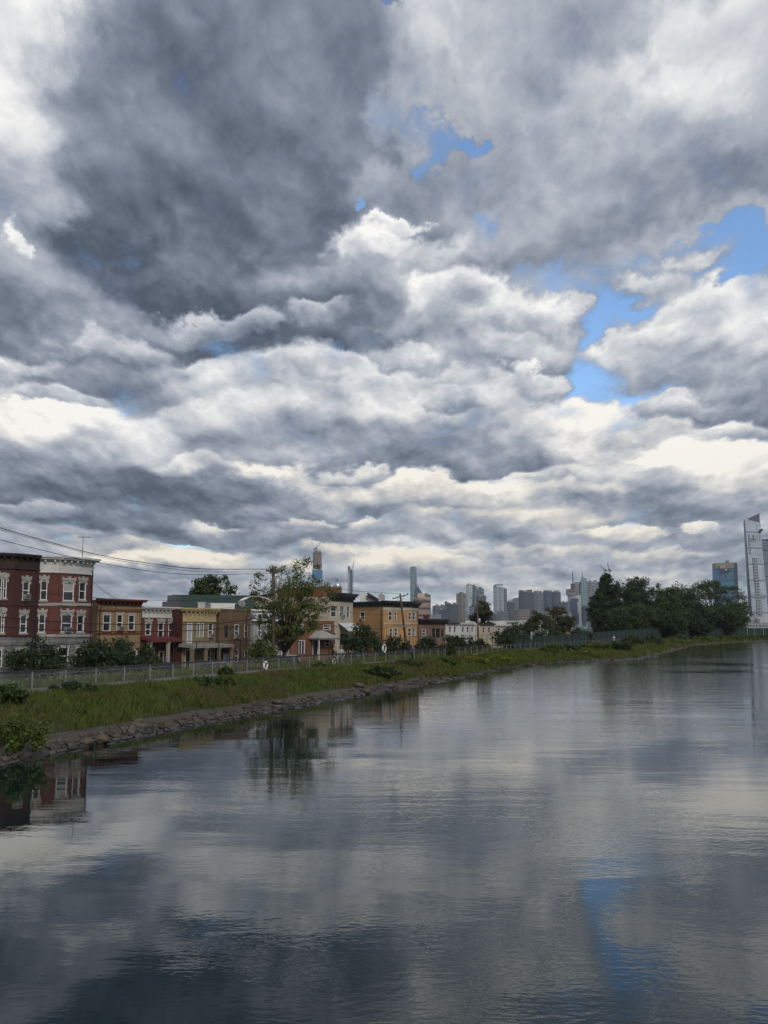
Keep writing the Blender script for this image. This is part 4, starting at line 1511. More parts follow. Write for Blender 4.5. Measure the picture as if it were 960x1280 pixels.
# roof aerial of the red block
ae = empty('roof_aerial', (gx(93.5, 88), 89.5, zy(701, 87) - .35), 'thin roof aerial with crossbars on the red brick building', 'aerial')
mb = MB()
zt = zy(671, 89.5) - ae.location.z
mb.tube([(0, 0, 0), (0, 0, zt)], .028, 6)
mb.build('mast', M['galvdark'], ae, local=True)
mb = MB()
mb.tube([(-.5, .1, zt - .04), (.75, -.2, zt - .04)], .018, 5)
for x in (-.4, -.15, .1, .35, .6):
    mb.tube([(x, .6, zt - .03), (x, -.6, zt - .03)], .011, 5)
mb.build('boom', M['galvdark'], ae, local=True)
mb = MB()
mb.tube([(-.75, .2, .52), (.45, -.1, .5)], .03, 5)
mb.tube([(-.6, .2, .7), (.3, -.1, .68)], .022, 5)
mb.build('lower_bar', M['galvdark'], ae, local=True)

# pale house behind the street tree
Y = 160
h9b, _, _, _ = house('pale cream house showing through the crown of the street tree', [(384, 158), (407, 162)], zy(748, 160), [(.4, zy(748, 160), 'stucco_white', 'wall')],
                     [(0, 389, 394, 750, 760, ''), (0, 400, 406, 750, 760, '')])
# brick block with the silver water tank
rb, _, _, rbr = house('rust brick block with a parapet behind the black cornice house', [(404, 176), (427, 180)], zy(733.8, 178), [(.4, zy(733.8, 178), 'brick_rust', 'wall')], name='brick_block', cat='building')
tk = empty('roof_tank', (gx(421.5, 183), 183, zy(733.8, 178) - .35), 'silver domed tank on the roof of the rust brick block', 'tank')
mb = MB()
rr_ = 5 / FPX * 183
hh = zy(727, 183) - tk.location.z
mb.lathe((0, 0, 0), [(rr_, 0), (rr_, hh * .45), (rr_ * .93, hh * .66), (rr_ * .7, hh * .86), (rr_ * .35, hh * .97), (.05, hh)], 20)
mb.build('tank_dome', M['roof_metal'], tk, smooth=True, local=True)
mb = MB()
for i in range(10):
    a = 2 * math.pi * i / 10
    mb.tube([(math.cos(a) * rr_ * 1.01, math.sin(a) * rr_ * 1.01, 0), (math.cos(a) * rr_ * 1.01, math.sin(a) * rr_ * 1.01, hh * .46)], .05, 5)
mb.tube([(0, 0, hh), (0, 0, hh + .5)], .06, 6)
mb.build('tank_ribs', M['galvdark'], tk, local=True)
# white gabled building with the dark roof plane, behind the orange building
Y = 205
wb = empty('white_building', (gx(463, Y), Y + 5, .4), 'white sloped-roof building with a black stair rail behind the orange building', 'building')
xa, xm, xb, xc = gx(450, Y), gx(453, Y), gx(465, Y), gx(482, Y)
mb = MB()
mb.add([(xa, Y, .4), (xb + 2, Y, .4), (xb + 2, Y, zy(751, Y)), (xb, Y, zy(747, Y)), (xm, Y, zy(742, Y)), (xa, Y, zy(742, Y)),
        (xa, Y + 10, .4), (xb + 2, Y + 10, .4), (xb + 2, Y + 10, zy(751, Y)), (xb, Y + 10, zy(747, Y)), (xm, Y + 10, zy(742, Y)), (xa, Y + 10, zy(742, Y))],
       [(0, 1, 2, 3, 4, 5), (11, 10, 9, 8, 7, 6), (1, 7, 8, 2), (6, 0, 5, 11), (4, 3, 9, 10), (5, 4, 10, 11), (3, 2, 8, 9)])
mb.build('wall', M['stucco_white'], wb)
mb = MB()
for i in range(7):
    k = i / 6
    x = gx(460, Y) + (gx(472, Y) - gx(460, Y)) * k
    mb.beam((x, Y - .6, zy(742.5 + 7 * k, Y) - .6), (x, Y - .6, zy(742.5 + 7 * k, Y) + .35), .09)
mb.beam((gx(459, Y), Y - .6, zy(741.6, Y)), (gx(473, Y), Y - .6, zy(749.5, Y)), .28)
mb.beam((gx(459, Y), Y - .6, zy(744.5, Y)), (gx(473, Y), Y - .6, zy(752, Y)), .5)
mb.build('stair_rail', M['blackmetal'], wb)
mb = MB()
mb.bx(gx(473, Y), gx(481, Y), Y + 1, Y + 5, 6, zy(743, Y))
mb.bx(gx(475, Y), gx(478, Y), Y + 1.5, Y + 3, zy(743, Y), zy(741, Y))
mb.build('roof_unit', M['stucco_grey'], wb)
# grey-pink apartment tower in the middle distance
Y = 420
ap = empty('apartment_tower', (gx(528, Y), Y + 8, .4), 'pinkish grey octagonal apartment block behind the orange building', 'building')
xc, rw = gx(527.5, Y), 10.2 / FPX * Y
oct_ = [(xc + rw * 1.08 * math.cos(a + math.pi / 8), Y + 4 + rw * 1.08 * math.sin(a + math.pi / 8)) for a in [i * math.pi / 4 for i in range(8)]]
zt = zy(748.5, Y)
mb = MB()
mb.prism(oct_, .4, zt)
mb.build('wall', M['stucco_pink'], ap)
mb = MB()
sc = [(xc + (x - xc) * 1.02, Y + 4 + (y - Y - 4) * 1.02) for x, y in oct_]
for zz in np.arange(4, zt - .5, 2.9):
    mb.prism(sc, float(zz), float(zz) + .9)
mb.build('window_bands', M['slate'], ap)
mb = MB()
mb.prism(sc, zt, zt + .8)
mb.bx(xc - rw * .5, xc + rw * .4, Y + 3, Y + 6, zt + .8, zt + 2.4)
mb.build('roof', M['stucco_beige'], ap)
# ================================================================ trees and bushes of the place
# street tree beside the utility pole: airy crown with the sky showing through
b = pt(352, 785, 101.5)
tree('street_tree', 'airy half-bare street tree with olive leaves beside the utility pole with the street lamp',
     (b.x, 101.5, .4), 11.8, 9.4, .19, M['leaf_street'], 190, 56, .15, trunk_r=.24, gap=.28, crad=.17, lean=(.11, 0), flat=.7)
b = pt(262, 785, 168)
tree('tree', 'rounded dark green tree rising behind the long green roof', (b.x, 168, .4), 13.8, 8.8, .3, M['leaf_mid'], 150, 60, .30, crad=.27)
b = pt(206, 785, 178)
tree('tree', 'small tree top just showing left of the taller one behind the green roof', (b.x, 190, .4), 10.6, 7, .3, M['leaf_mid'], 50, 50, .32, crad=.22)
b = pt(618, 785, 215)
tree('tree', 'olive tree standing behind the white and beige terraced houses', (b.x, 235, .4), 11.0, 8.4, .25, M['leaf_olive'], 70, 60, .34, crad=.22)
b = pt(310, 785, 116)
tree('tree', 'dense dark green tree filling the gap behind the brown brick house', (b.x, 134, .4), 9.6, 6.5, .2, M['leaf_bush'], 60, 60, .28, crad=.22)
for px, py, Y, w, lab in ((672, 762, 270, 9, 'pale olive tree, the left one of three in front of the distant dark towers'),
                          (694, 756, 290, 9.5, 'olive tree, the middle one of three in front of the distant dark towers'),
                          (704, 767, 280, 7, 'low olive tree, the right one of three, left of the white clad tower')):
    h = zy(py, Y) - .4
    tree('tree', lab, (gx(px, Y), Y, .4), h, w, .2, M['leaf_olive'], 60, 60, .36, crad=.24, group='olive trees below the skyline')
# the grove on the far shore, tree by tree: (px, top, Y, width m, shape, material, label)
GROVE = [
    (759, 715, 352, 9.5, 'egg', 'leaf_dark', 'tall narrow-topped dark tree, the highest on the left of the grove'),
    (749, 738, 345, 7.5, 'round', 'leaf_dark', 'dark tree at the left edge of the grove below the tall narrow-topped one'),
    (780, 723, 350, 13, 'round', 'leaf_dark', 'dark tree just right of the tall narrow-topped tree'),
    (806, 719, 358, 15, 'round', 'leaf_dark', 'broad dark dome-topped tree in the middle of the grove'),
    (832, 727, 352, 15, 'round', 'leaf_mid', 'round-topped green tree right of the broad dome-topped one'),
    (853, 729, 375, 14, 'round', 'leaf_dark', 'dark tree in the dip left of the spreading layered tree'),
    (795, 752, 330, 13, 'round', 'leaf_mid', 'lower green tree in front of the middle of the grove'),
    (835, 760, 330, 12, 'round', 'leaf_dark', 'low dark tree in front of the dip in the grove'),
    (890, 722, 410, 28, 'layer', 'leaf_mid', 'wide spreading tree with airy flat layers below the blue glass tower'),
    (872, 752, 372, 14, 'round', 'leaf_dark', 'dark lower tree under the left side of the spreading tree'),
    (905, 756, 415, 16, 'round', 'leaf_dark', 'dark lower tree under the right side of the spreading tree'),
    (921, 746, 455, 11, 'round', 'leaf_mid', 'small green tree at the right end of the grove'),
    (772, 757, 328, 10, 'round', 'leaf_dark', 'low dark tree in front of the tall narrow-topped one'),
]
for px, py, Y, w, shp, mm, lab in GROVE:
    h = zy(py, Y) - .8
    tree('tree', lab, (gx(px, Y), Y, .8), h, w * 1.2, .05 if shp != 'layer' else .36, M[mm], 190 if shp != 'layer' else 230, 62 if shp != 'layer' else 40,
         .46, group='trees of the far grove', shape=shp, crad=.25 if shp != 'layer' else .17, flat=.75 if shp != 'layer' else .5, gap=.0 if shp != 'layer' else .25)

# bushes between the fences and the houses
BUSH = [
    (48, 80, 5.0, 3.2, 795, .5, 'leaf_bush', 'big dark bush before the grey ground floor of the red brick building'),
    (122, 84, 3.6, 2.6, 790, .5, 'leaf_bush', 'dark bush at the right corner of the red brick building'),
    (152, 86, 4.4, 2.8, 800, .5, 'leaf_bush', 'dark bush before the porch of the yellow brick house'),
    (182, 88, 2.6, 2.0, 806, .5, 'leaf_mid', 'smaller bush between the yellow brick house and the porch posts'),
    (330, 98, 3.4, 2.4, 796, .5, 'leaf_street', 'loose pale green bush left of the utility pole with the lamp'),
    (452, 128, 5.6, 3.0, 781, .5, 'leaf_bush', 'tall dark bush at the foot of the orange side wall'),
    (497, 132, 6.2, 2.6, 793, .5, 'leaf_bush', 'low dark bush under the bay windows of the orange building'),
    (535, 150, 4.4, 2.6, 796, .5, 'leaf_bush', 'dark bush in front of the low brown house'),
    (570, 160, 6.0, 3.0, 793, .5, 'leaf_bush', 'dark hedge-like bush below the white terraced houses'),
    (592, 166, 5.0, 3.0, 797, .5, 'leaf_bush', 'low dark bush below the beige terraced houses'),
    (660, 205, 12, 4.0, 774, .6, 'leaf_bush', 'large rounded bush with a pale sign in front of it'),
    (636, 200, 6.5, 3.5, 784, .6, 'leaf_bush', 'dark bush left of the large rounded bush'),
    (690, 215, 8, 3.5, 784, .6, 'leaf_mid', 'green bush right of the large rounded bush'),
    (722, 236, 8, 3.5, 786, .6, 'leaf_bush', 'dark bush at the left foot of the far grove'),
]
for px, Y, w, d, py, z0, mm, lab in BUSH:
    h = max(zy(py, Y) - z0, 1.2)
    bush('bush', lab, (gx(px, Y), Y, z0), w, d, h, M[mm], 46, 60, .13 + Y * .0009, group='bushes along the street')

# weeds and shrubs on the grass bank: (px, py of foot, width, height, material, label)
def on_bank(px, i_lo, t):
    best = None
    for i in np.arange(2.0 * SUB, 17.5 * SUB, .25):
        p = bankpt(i, t)
        if p.y < 5:
            continue
        x = 480 + p.x / p.y * FPX / CP
        if best is None or abs(x - px) < best[0]:
            best = (abs(x - px), p)
    return best[1]


WEED = [
    (26, .10, 2.6, 1.50, 'leaf_weed', 'bright green weed clump at the waterline by the near end of the stones'),
    (8, .72, 2.4, 1.00, 'leaf_mid', 'dark green weeds at the near end of the grass bank below the fence'),
    (92, .80, 3.0, 0.80, 'leaf_bush', 'low dark weeds below the fence near the big dark bush'),
    (268, .62, 3.4, 0.75, 'leaf_mid', 'spreading green weeds on the bank below the brown brick house'),
    (284, .90, 1.1, 0.90, 'leaf_mid', 'upright weed touching the fence below the brown brick house'),
    (303, .22, .7, 0.45, 'leaf_weed', 'small bright weed growing between the shore stones'),
    (400, .92, 1.2, 0.70, 'leaf_mid', 'upright weed against the fence left of the walking person'),
    (478, .30, 3.4, 1.30, 'leaf_bush', 'dark round shrub low on the bank below the life ring'),
    (512, .55, 2.8, 1.00, 'leaf_mid', 'green shrub on the bank right of the dark round shrub'),
    (563, .96, 1.3, 1.60, 'leaf_bush', 'small dark shrub standing up against the fence'),
    (590, .45, 4.0, 0.90, 'leaf_yellow', 'yellow-green flowering weeds low on the bank'),
    (618, .40, 4.5, 0.90, 'leaf_yellow', 'yellow-green flowering weeds running down to the water'),
    (560, .50, 3.0, 1.00, 'leaf_weed', 'green weeds left of the yellow-green flowering ones'),
    (690, .55, 5.0, 1.50, 'leaf_weed', 'broad green weeds on the bank before the bend'),
    (732, .35, 7.0, 1.1, 'leaf_yellow', 'yellow-green weeds low on the bank before the bend'),
    (846, .30, 9.0, 1.1, 'leaf_yellow', 'yellow-green weeds near the water under the dip of the grove'),
    (888, .35, 14.0, 1.3, 'leaf_yellow', 'yellow-green weeds near the water under the spreading tree'),
    (712, .50, 4.5, 1.60, 'leaf_mid', 'dark green shrub on the bank before the bend'),
    (745, .55, 6.0, 1.60, 'leaf_weed', 'light green shrub at the bend of the bank'),
    (772, .40, 5.0, 2.00, 'leaf_bush', 'dark shrub at the tip of the bend'),
    (790, .55, 6.0, 2.60, 'leaf_mid', 'tallest green shrub at the tip of the bend'),
    (812, .50, 6.5, 2.40, 'leaf_mid', 'green shrub just past the tip of the bend'),
    (838, .45, 8.0, 1.00, 'leaf_weed', 'light green shrub on the far bank below the grove'),
    (850, .70, 9.0, 1.30, 'leaf_bush', 'dark shrub on the far bank below the grove'),
    (872, .50, 12, 1.30, 'leaf_weed', 'wide light green shrub on the far bank under the spreading tree'),
    (892, .50, 12, 1.50, 'leaf_mid', 'wide green shrub on the far bank under the right of the grove'),
    (912, .45, 12, 1.30, 'leaf_weed', 'wide light green shrub on the far bank past the grove'),
    (934, .50, 13, 1.40, 'leaf_weed', 'light green shrub on the far bank below the tall glass tower'),
    (955, .45, 13, 1.40, 'leaf_mid', 'green shrub on the far bank at the right edge'),
]
for px, t, w, h, mm, lab in WEED:
    p = on_bank(px, 0, t)
    bush('weed_bush', lab, (p.x, p.y, p.z - .08), w, w * .6, h, M[mm], 34, 44, .075 + p.y * .0010, cat='weeds', group='weeds on the bank', stem=False)


# flecks of wild flowers behind the fence
def flowers(name, n, i0, i1, d0, d1):
    sm = verge_sampler(i0, i1, d0, d1)
    c = []
    for _ in range(n):
        p, s = sm()
        c.append((p.x, p.y, p.z + .35 * s))
    o = leaf_mesh(name, c, [.14] * n, 3, .06, M['flower'], None, 1)
    tag(o, kind='stuff')


flowers('wild_flowers', 900, 3 * SUB, 7.5 * SUB, 3.4, 6.4)
# ================================================================ fences
arc = np.concatenate([[0], np.cumsum(np.linalg.norm(np.diff(FE, axis=0), axis=1))])


def along(s, d, z):
    i = float(np.interp(s, arc, np.arange(N)))
    i0 = min(int(i), N - 2)
    f = i - i0
    a, b = off(i0, d, z), off(i0 + 1, d, z)
    return Vector((a[0] * (1 - f) + b[0] * f, a[1] * (1 - f) + b[1] * f, z))


def rail(mb, s0, s1, d, zf, r, n=6, step=1.5):
    ss = np.arange(s0, s1, step).tolist() + [s1]
    mb.tube([along(s, d, zf(s)) for s in ss], r, n)


def chain(mb, s0, s1, d, za, zb, pitch, w):
    """woven wire: two families of thin slanting wires"""
    h = zb - za
    for sg in (1, -1):
        s = s0
        while s < s1 - h * .55:
            a, b = along(s, d, za if sg > 0 else zb), along(s + h * .55, d, zb if sg > 0 else za)
            t = (b - a).normalized()
            q = t.cross(Vector((norF[0][0], norF[0][1], 0))).normalized() * w * .5
            mb.add([a - q, a + q, b + q, b - q], [(0, 1, 2, 3)])
            s += pitch


S0, S1 = arc[int(2.2 * SUB)], arc[int(14.2 * SUB)]
fn = empty('chain_link_fence', along(S0, 0, FZ), 'galvanised waist-high chain-link fence along the path above the water', 'fence')
mb = MB()
rail(mb, S0, S1, 0, lambda s: FZ + 1.22, .06)
mb.build('top_rail', M['galvdark'], fn)
mb = MB()
rail(mb, S0, S1, -.02, lambda s: FZ + 1.04, .018)
mb.build('mid_rail', M['galv'], fn)
mb = MB()
rail(mb, S0, S1, -.02, lambda s: FZ + .07, .035)
mb.build('bottom_rail', M['mesh'], fn)
s = S0
npost = 0
while s < S1 and npost < 99:
    p = along(s, -.03, FZ)
    mb = MB()
    mb.tube([p - Vector((0, 0, .3)), p + Vector((0, 0, 1.20))], .052, 8)
    mb.build('post', M['galv'], fn)
    s += 2.65 if p.y < 150 else 3.4
    npost += 1
mb = MB()
chain(mb, S0, S1, -.06, FZ + .06, FZ + 1.2, .075, .013)
o = mb.build('wire_mesh', M['mesh'], fn)

T0, T1 = arc[int(2.4 * SUB)], arc[int(12.2 * SUB)]
DT = 5.6
tf = empty('tall_fence', along(T0, DT, FZ), 'tall thin black chain-link fence between the path and the street', 'fence')
ZT = 3.92
mb = MB()
rail(mb, T0, T1, DT, lambda s: ZT, .028)
mb.build('top_rail', M['blackmetal'], tf)
s = T0 + 1.0
npost = 0
while s < T1 and npost < 60:
    p = along(s, DT, 1.2)
    mb = MB()
    mb.tube([p, p + Vector((0, 0, ZT - 1.2))], .04, 6)
    mb.build('post', M['blackmetal'], tf)
    s += 3.3
    npost += 1
mb = MB()
chain(mb, T0, T1, DT, 1.4, ZT, .16, .007)
mb.build('wire_mesh', M['blackmetal'], tf)

# green screened fence beyond the bend
G0, G1 = arc[int(11.6 * SUB)], arc[int(18.6 * SUB)]
gf = empty('screen_fence', along(G0, 6.3, FZ), 'long dark green screened fence behind the path below the grove', 'fence')
mb = MB()
ss = np.arange(G0, G1, 4.0)
zt_ = lambda s: 3.15 + 1.7 * min(1, max(0, (s - G0) / 160))
for a, b in zip(ss[:-1], ss[1:]):
    p, q = along(a, 6.3, 1.3), along(b, 6.3, 1.3)
    n = Vector((p.y - q.y, q.x - p.x, 0)).normalized() * .03
    za, zb = zt_(a) + .05 * math.sin(a * .7), zt_(b) + .05 * math.sin(b * .7)
    P4 = [p - n, q - n, Vector((q.x, q.y, zb)) - n, Vector((p.x, p.y, za)) - n]
    mb.add(P4 + [v + n * 2 for v in P4], [(0, 1, 2, 3), (7, 6, 5, 4), (3, 2, 6, 7)])
mb.build('screen', M['greenmesh'], gf)
mb = MB()
rail(mb, G0, G1, 6.2, lambda s: zt_(s) + .06, .05, 5, 4)
mb.build('top_rail', M['blackmetal'], gf)
npost = 0
s = G0
while s < G1 and npost < 95:
    p = along(s, 6.15, 1.2)
    mb = MB()
    mb.tube([p, Vector((p.x, p.y, zt_(s) + .1))], .05, 6)
    mb.build('post', M['blackmetal'], gf)
    s += 6.6
    npost += 1
# pale marker posts at the far right
for k, (px, lab) in enumerate(((934, 'pale thin post before the green screen, leftmost of three'), (943, 'pale thin post before the green screen, middle of three'),
                               (954, 'pale thin post before the green screen, nearest the right edge'))):
    Y = 400 + 8 * k
    mb = MB()
    x = gx(px, Y)
    mb.tube([(x, Y, 1.2), (x, Y, zy(784.5, Y))], .11, 8)
    mb.lathe((x, Y, zy(784.5, Y)), [(.13, 0), (.16, .06), (.1, .16), (.02, .2)], 8)
    tag(mb.build('marker_post', M['concrete']), lab, 'post', 'pale posts on the far path')


# ================================================================ utility poles and wires
def pole(label, foot, top, rad=.15, arms=(), can=None):
    foot, top = Vector(foot), Vector(top)
    r = empty('utility_pole', foot, label, 'utility pole', 'utility poles along the street')
    mb = MB()
    mb.tube([foot - Vector((0, 0, .3)), foot.lerp(top, .5), top], [rad * 1.15, rad, rad * .72], 10)
    mb.build('shaft', M['pole'], r, smooth=True)
    for (k, half, m, dz) in arms:
        c = foot.lerp(top, k)
        mb = MB()
        a, b = c + Vector((-half, -.12, -dz)), c + Vector((half, -.12, dz))
        mb.beam(a, b, .11, .13)
        am = mb.build('crossarm', M[m], r)
        mb = MB()
        for t in (.04, .3, .7, .96):
            p = a.lerp(b, t)
            mb.lathe(p + Vector((0, 0, .07)), [(.02, 0), (.05, .02), (.06, .07), (.035, .1), (.05, .14), (.01, .17)], 8)
        mb.build('insulators', M['galv'], am)
        mb = MB()
        mb.beam(c + Vector((0, -.14, -.7)), a.lerp(b, .25), .03, .05)
        mb.beam(c + Vector((0, -.14, -.7)), a.lerp(b, .75), .03, .05)
        mb.build('brace', M['galvdark'], am)
    if can:
        (dx, k, rr, hh, m) = can
        c = foot.lerp(top, k) + Vector((dx, -.1, 0))
        mb = MB()
        mb.lathe(c, [(rr * .9, 0), (rr, .05), (rr, hh - .1), (rr * .85, hh), (rr * .3, hh + .08)], 14)
        cn = mb.build('transformer', M[m], r, smooth=True)
        mb = MB()
        for a in (-.12, .12):
            mb.lathe(c + Vector((a, 0, hh + .04)), [(.03, 0), (.05, .08), (.03, .12), (.05, .2), (.015, .26)], 7)
        mb.beam(c + Vector((-dx * .9, .0, hh * .5)), c + Vector((0, 0, hh * .5)), .08, .1)
        mb.build('bushings', M['galvdark'], cn)
    return r


f1_ = Vector((gx(342.5, 99), 99, .43))
t1_ = pt(341.5, 709, 99.2)
P1 = pole('utility pole beside the airy street tree carrying a white curved lamp arm', f1_, t1_, .17,
          [(.965, .7, 'pole', .0)], (.42, .80, .27, .95, 'roof_metal'))
# street lamp arm on it
c = pt(340.5, 751.5, 98.8)
e = pt(309.5, 747.2, 97.6)
pts = [c, c.lerp(e, .3) + Vector((0, 0, .22)), c.lerp(e, .6) + Vector((0, 0, .30)), c.lerp(e, .88) + Vector((0, 0, .16)), e + Vector((0, 0, .02))]
mb = MB()
mb.tube(pts, [.06, .055, .05, .045, .04], 8)
am = mb.build('lamp_arm', M['white'], P1, smooth=True)
mb = MB()
d = (e - pts[-2]).normalized()
mb.tube([e - d * .1, e + d * .1, e + d * .45, e + d * .75, e + d * .85], [.05, .11, .15, .10, .03], 10)
mb.build('lamp_head', M['white'], am, smooth=True)

f2_ = pt(510, 785, 141)
f2_.z = .43
t2_ = pt(500, 742, 138)
P2 = pole('leaning utility pole with a tilted crossarm in front of the orange building', f2_, t2_, .17,
          [(.955, 1.1, 'pole', .30), (.52, .95, 'galv', .0)], (.30, .22, .22, .7, 'galvdark'))
f3_ = Vector((gx(598, 200), 200, .43))
P3 = pole('pale utility pole between the white and the beige terraced houses', f3_, pt(596.5, 755, 200), .18, [(.95, 1.2, 'pole', .05)], (.3, .60, .25, .8, 'roof_metal'))


def cable(label, pts, rad, cat='power line'):
    P = spline([tuple(pt(*p)) for p in pts], 8)
    mb = MB()
    mb.tube([Vector(p) for p in P], rad, 5)
    return tag(mb.build('power_line', M['wire']), label, cat, 'overhead wires')


cable('thick wire highest across the sky, running from the left edge to the lamp pole', [(-70, 640, 61), (0, 659.7, 66), (60, 677, 72), (130, 695, 80), (200, 706, 88), (250, 711, 93), (341, 711.5, 99)], .030)
cable('wire just below the highest one, nearly touching it at the left edge', [(-70, 643, 61.2), (0, 662, 66.2), (60, 678.6, 72.2), (130, 697, 80.2), (200, 708.8, 88.2), (250, 714.6, 93.2), (340, 714.6, 99)], .016)
cable('thinner wire in the sky passing behind the roof aerial to the lamp pole', [(-70, 655, 61), (0, 674.7, 66), (79, 694, 74), (121, 703, 79), (193, 714.5, 87), (250, 718.4, 93), (342, 716.5, 99)], .022)
cable('thin wire crossing the upper windows of the red building to the lamp pole', [(-70, 731, 61), (0, 736.6, 66), (60, 742.5, 72), (130, 748, 80), (190, 750.2, 87), (250, 750, 93), (341, 743, 99)], .018)
cable('thin wire just above the middle belt of the red building', [(-70, 741, 61), (0, 748.5, 66), (75, 756.5, 74), (130, 760, 80), (200, 762.5, 88), (260, 762, 94), (341, 753, 99)], .014)
cable('thick dark wire across the lower windows of the red building', [(-70, 763, 61), (0, 771.2, 66), (60, 776.5, 72), (130, 780, 80), (200, 780.5, 88), (270, 779.5, 95), (342, 770, 99)], .034)
cable('lowest thick dark wire across the red building and yellow house', [(-70, 778, 61), (0, 783.5, 66), (60, 787, 72), (130, 789.4, 80), (200, 789.3, 88), (270, 786.5, 95), (342, 777, 99)], .034)
cable('steep service wire from the red building down to the yellow house roof, upper of two', [(114.5, 726, 87), (130, 738, 91), (146, 748.5, 95)], .018)
cable('steep service wire from the red building down to the yellow house roof, lower of two', [(114.5, 729, 87), (129, 739.5, 91), (144, 749.5, 95)], .014)
cable('wire from the lamp pole through the tree to the top of the leaning pole', [(342, 712, 99), (380, 727, 110), (427, 736.7, 122), (465, 740.2, 131), (497, 742, 138)], .020)
cable('wire from the lamp pole to the low crossarm of the leaning pole', [(342, 745, 99), (390, 757, 112), (440, 766, 126), (470, 768.5, 133), (500, 767.5, 138.6)], .020)
cable('low sagging wire across the orange building to the leaning pole', [(342, 768, 99), (390, 779, 112), (440, 785, 126), (475, 785.5, 134), (504, 780, 139.4)], .026)
cable('upper wire from the leaning pole to the pale pole by the terraced houses', [(508, 741.5, 138), (540, 753, 158), (570, 758.5, 178), (597, 759, 200)], .022)
cable('lower wire from the leaning pole to the pale pole by the terraced houses', [(506, 770, 139), (540, 775.5, 158), (570, 776, 178), (597, 772, 200)], .026)


# ================================================================ people
def skin(name, pts, edges, radii, m, parent, sub=1):
    me = bpy.data.meshes.new(name)
    me.from_pydata(pts, edges, [])
    ob = bpy.data.objects.new(name, me)
    COL.objects.link(ob)
    ob.parent = parent
    md = ob.modifiers.new('skin', 'SKIN')
    md.use_smooth_shade = True
    sv = me.skin_vertices[0].data if me.skin_vertices else None
    if sv is None:
        bm = bmesh.new()
        bm.from_mesh(me)
        bm.verts.layers.skin.verify()
        bm.to_mesh(me)
        bm.free()
        sv = me.skin_vertices[0].data
    for i, r in enumerate(radii):
        sv[i].radius = (r, r) if not hasattr(r, '__len__') else r
        sv[i].use_root = i == 0
    s = ob.modifiers.new('sub', 'SUBSURF')
    s.levels = s.render_levels = sub
    me.materials.append(m)
    return ob


M['skin'] = plain('skin', (.42, .26, .19), .6, amt=.05)
M['hair'] = plain('hair_dark', (.025, .018, .014), .6)
for nm, c_ in (('cloth_black', (.018, .018, .022)), ('cloth_white', (.68, .68, .66)), ('cloth_purple', (.11, .05, .22)), ('cloth_denim', (.05, .065, .11)),
               ('cloth_grey', (.16, .16, .165)), ('cloth_pale', (.48, .45, .42)), ('shoe', (.04, .04, .04))):
    M[nm] = plain(nm, c_, .85, amt=.1)


def person(label, loc, face, top, legs, h=1.74, stride=.28, cap=None, bend=.0):
    """walking figure; local +Y is where it goes"""
    r = empty('person', loc, label, 'person', None, face)
    k = h / 1.74
    s = stride
    J = dict(pel=(0, 0, .93), bel=(0, .01, 1.10), che=(0, .02, 1.30), nec=(0, .03, 1.46), hd0=(0, .045, 1.56), hd1=(0, .05, 1.66), hd2=(0, .04, 1.715),
             shl=(-.17, .02, 1.41), ell=(-.23, -.06 - s * .35, 1.14), wrl=(-.22, .06 - s * .30, .92), hal=(-.22, .10 - s * .3, .84),
             shr=(.17, .02, 1.41), elr=(.23, .02 + s * .25, 1.14), wrr=(.20, .20 + s * .35, .98), har=(.19, .25 + s * .4, .93),
             hpl=(-.09, 0, .88), knl=(-.10, s * .75, .50), anl=(-.10, s * .85, .09), tol=(-.105, s * .85 + .17, .03),
             hpr=(.09, 0, .88), knr=(.10, -s * .15, .49), anr=(.10, -s * .95, .13), tor=(.105, -s * .95 + .15, .03))
    Rr = dict(pel=.135, bel=.125, che=.145, nec=.055, hd0=.075, hd1=.095, hd2=.06, shl=.062, ell=.042, wrl=.030, hal=.036, shr=.062, elr=.042, wrr=.030, har=.036,
              hpl=.085, knl=.056, anl=.040, tol=.034, hpr=.085, knr=.056, anr=.040, tor=.034)
    names = list(J)
    E = [('pel', 'bel'), ('bel', 'che'), ('che', 'nec'), ('nec', 'hd0'), ('hd0', 'hd1'), ('hd1', 'hd2'), ('che', 'shl'), ('shl', 'ell'), ('ell', 'wrl'), ('wrl', 'hal'),
         ('che', 'shr'), ('shr', 'elr'), ('elr', 'wrr'), ('wrr', 'har'), ('pel', 'hpl'), ('hpl', 'knl'), ('knl', 'anl'), ('anl', 'tol'), ('pel', 'hpr'), ('hpr', 'knr'), ('knr', 'anr'), ('anr', 'tor')]

    def part(nm, keep, grow, m):
        ks = [n for n in names if n in keep]
        ix = {n: i for i, n in enumerate(ks)}
        ed = [(ix[a], ix[b]) for a, b in E if a in ix and b in ix]
        return skin(nm, [tuple(Vector(J[n]) * k) for n in ks], ed, [(Rr[n] + grow) * k for n in ks], m, r)
    part('body', names, 0, M['skin'])
    part('jacket', ('pel', 'bel', 'che', 'shl', 'ell', 'wrl', 'shr', 'elr', 'wrr'), .018, M[top])
    part('trousers', ('pel', 'hpl', 'knl', 'anl', 'hpr', 'knr', 'anr'), .016, M[legs])
    for a, b in (('anl', 'tol'), ('anr', 'tor')):
        skin('shoe', [tuple(Vector(J[a]) * k - Vector((0, .03, .03))), tuple(Vector(J[b]) * k)], [(0, 1)], [.052 * k, .046 * k], M['shoe'], r)
    skin('hair', [tuple(Vector((0, -.005, 1.665)) * k), tuple(Vector((0, .02, 1.705)) * k)], [(0, 1)], [.095 * k, .082 * k], M[cap or 'hair'], r)
    mb = MB()
    for x in (-.034, .034):
        mb.lathe(Vector((x, .13, 1.645)) * k, [(.004, -.008), (.011, 0), (.004, .008)], 6)
    mb.build('eyes', M['hair'], r, local=True)
    return r


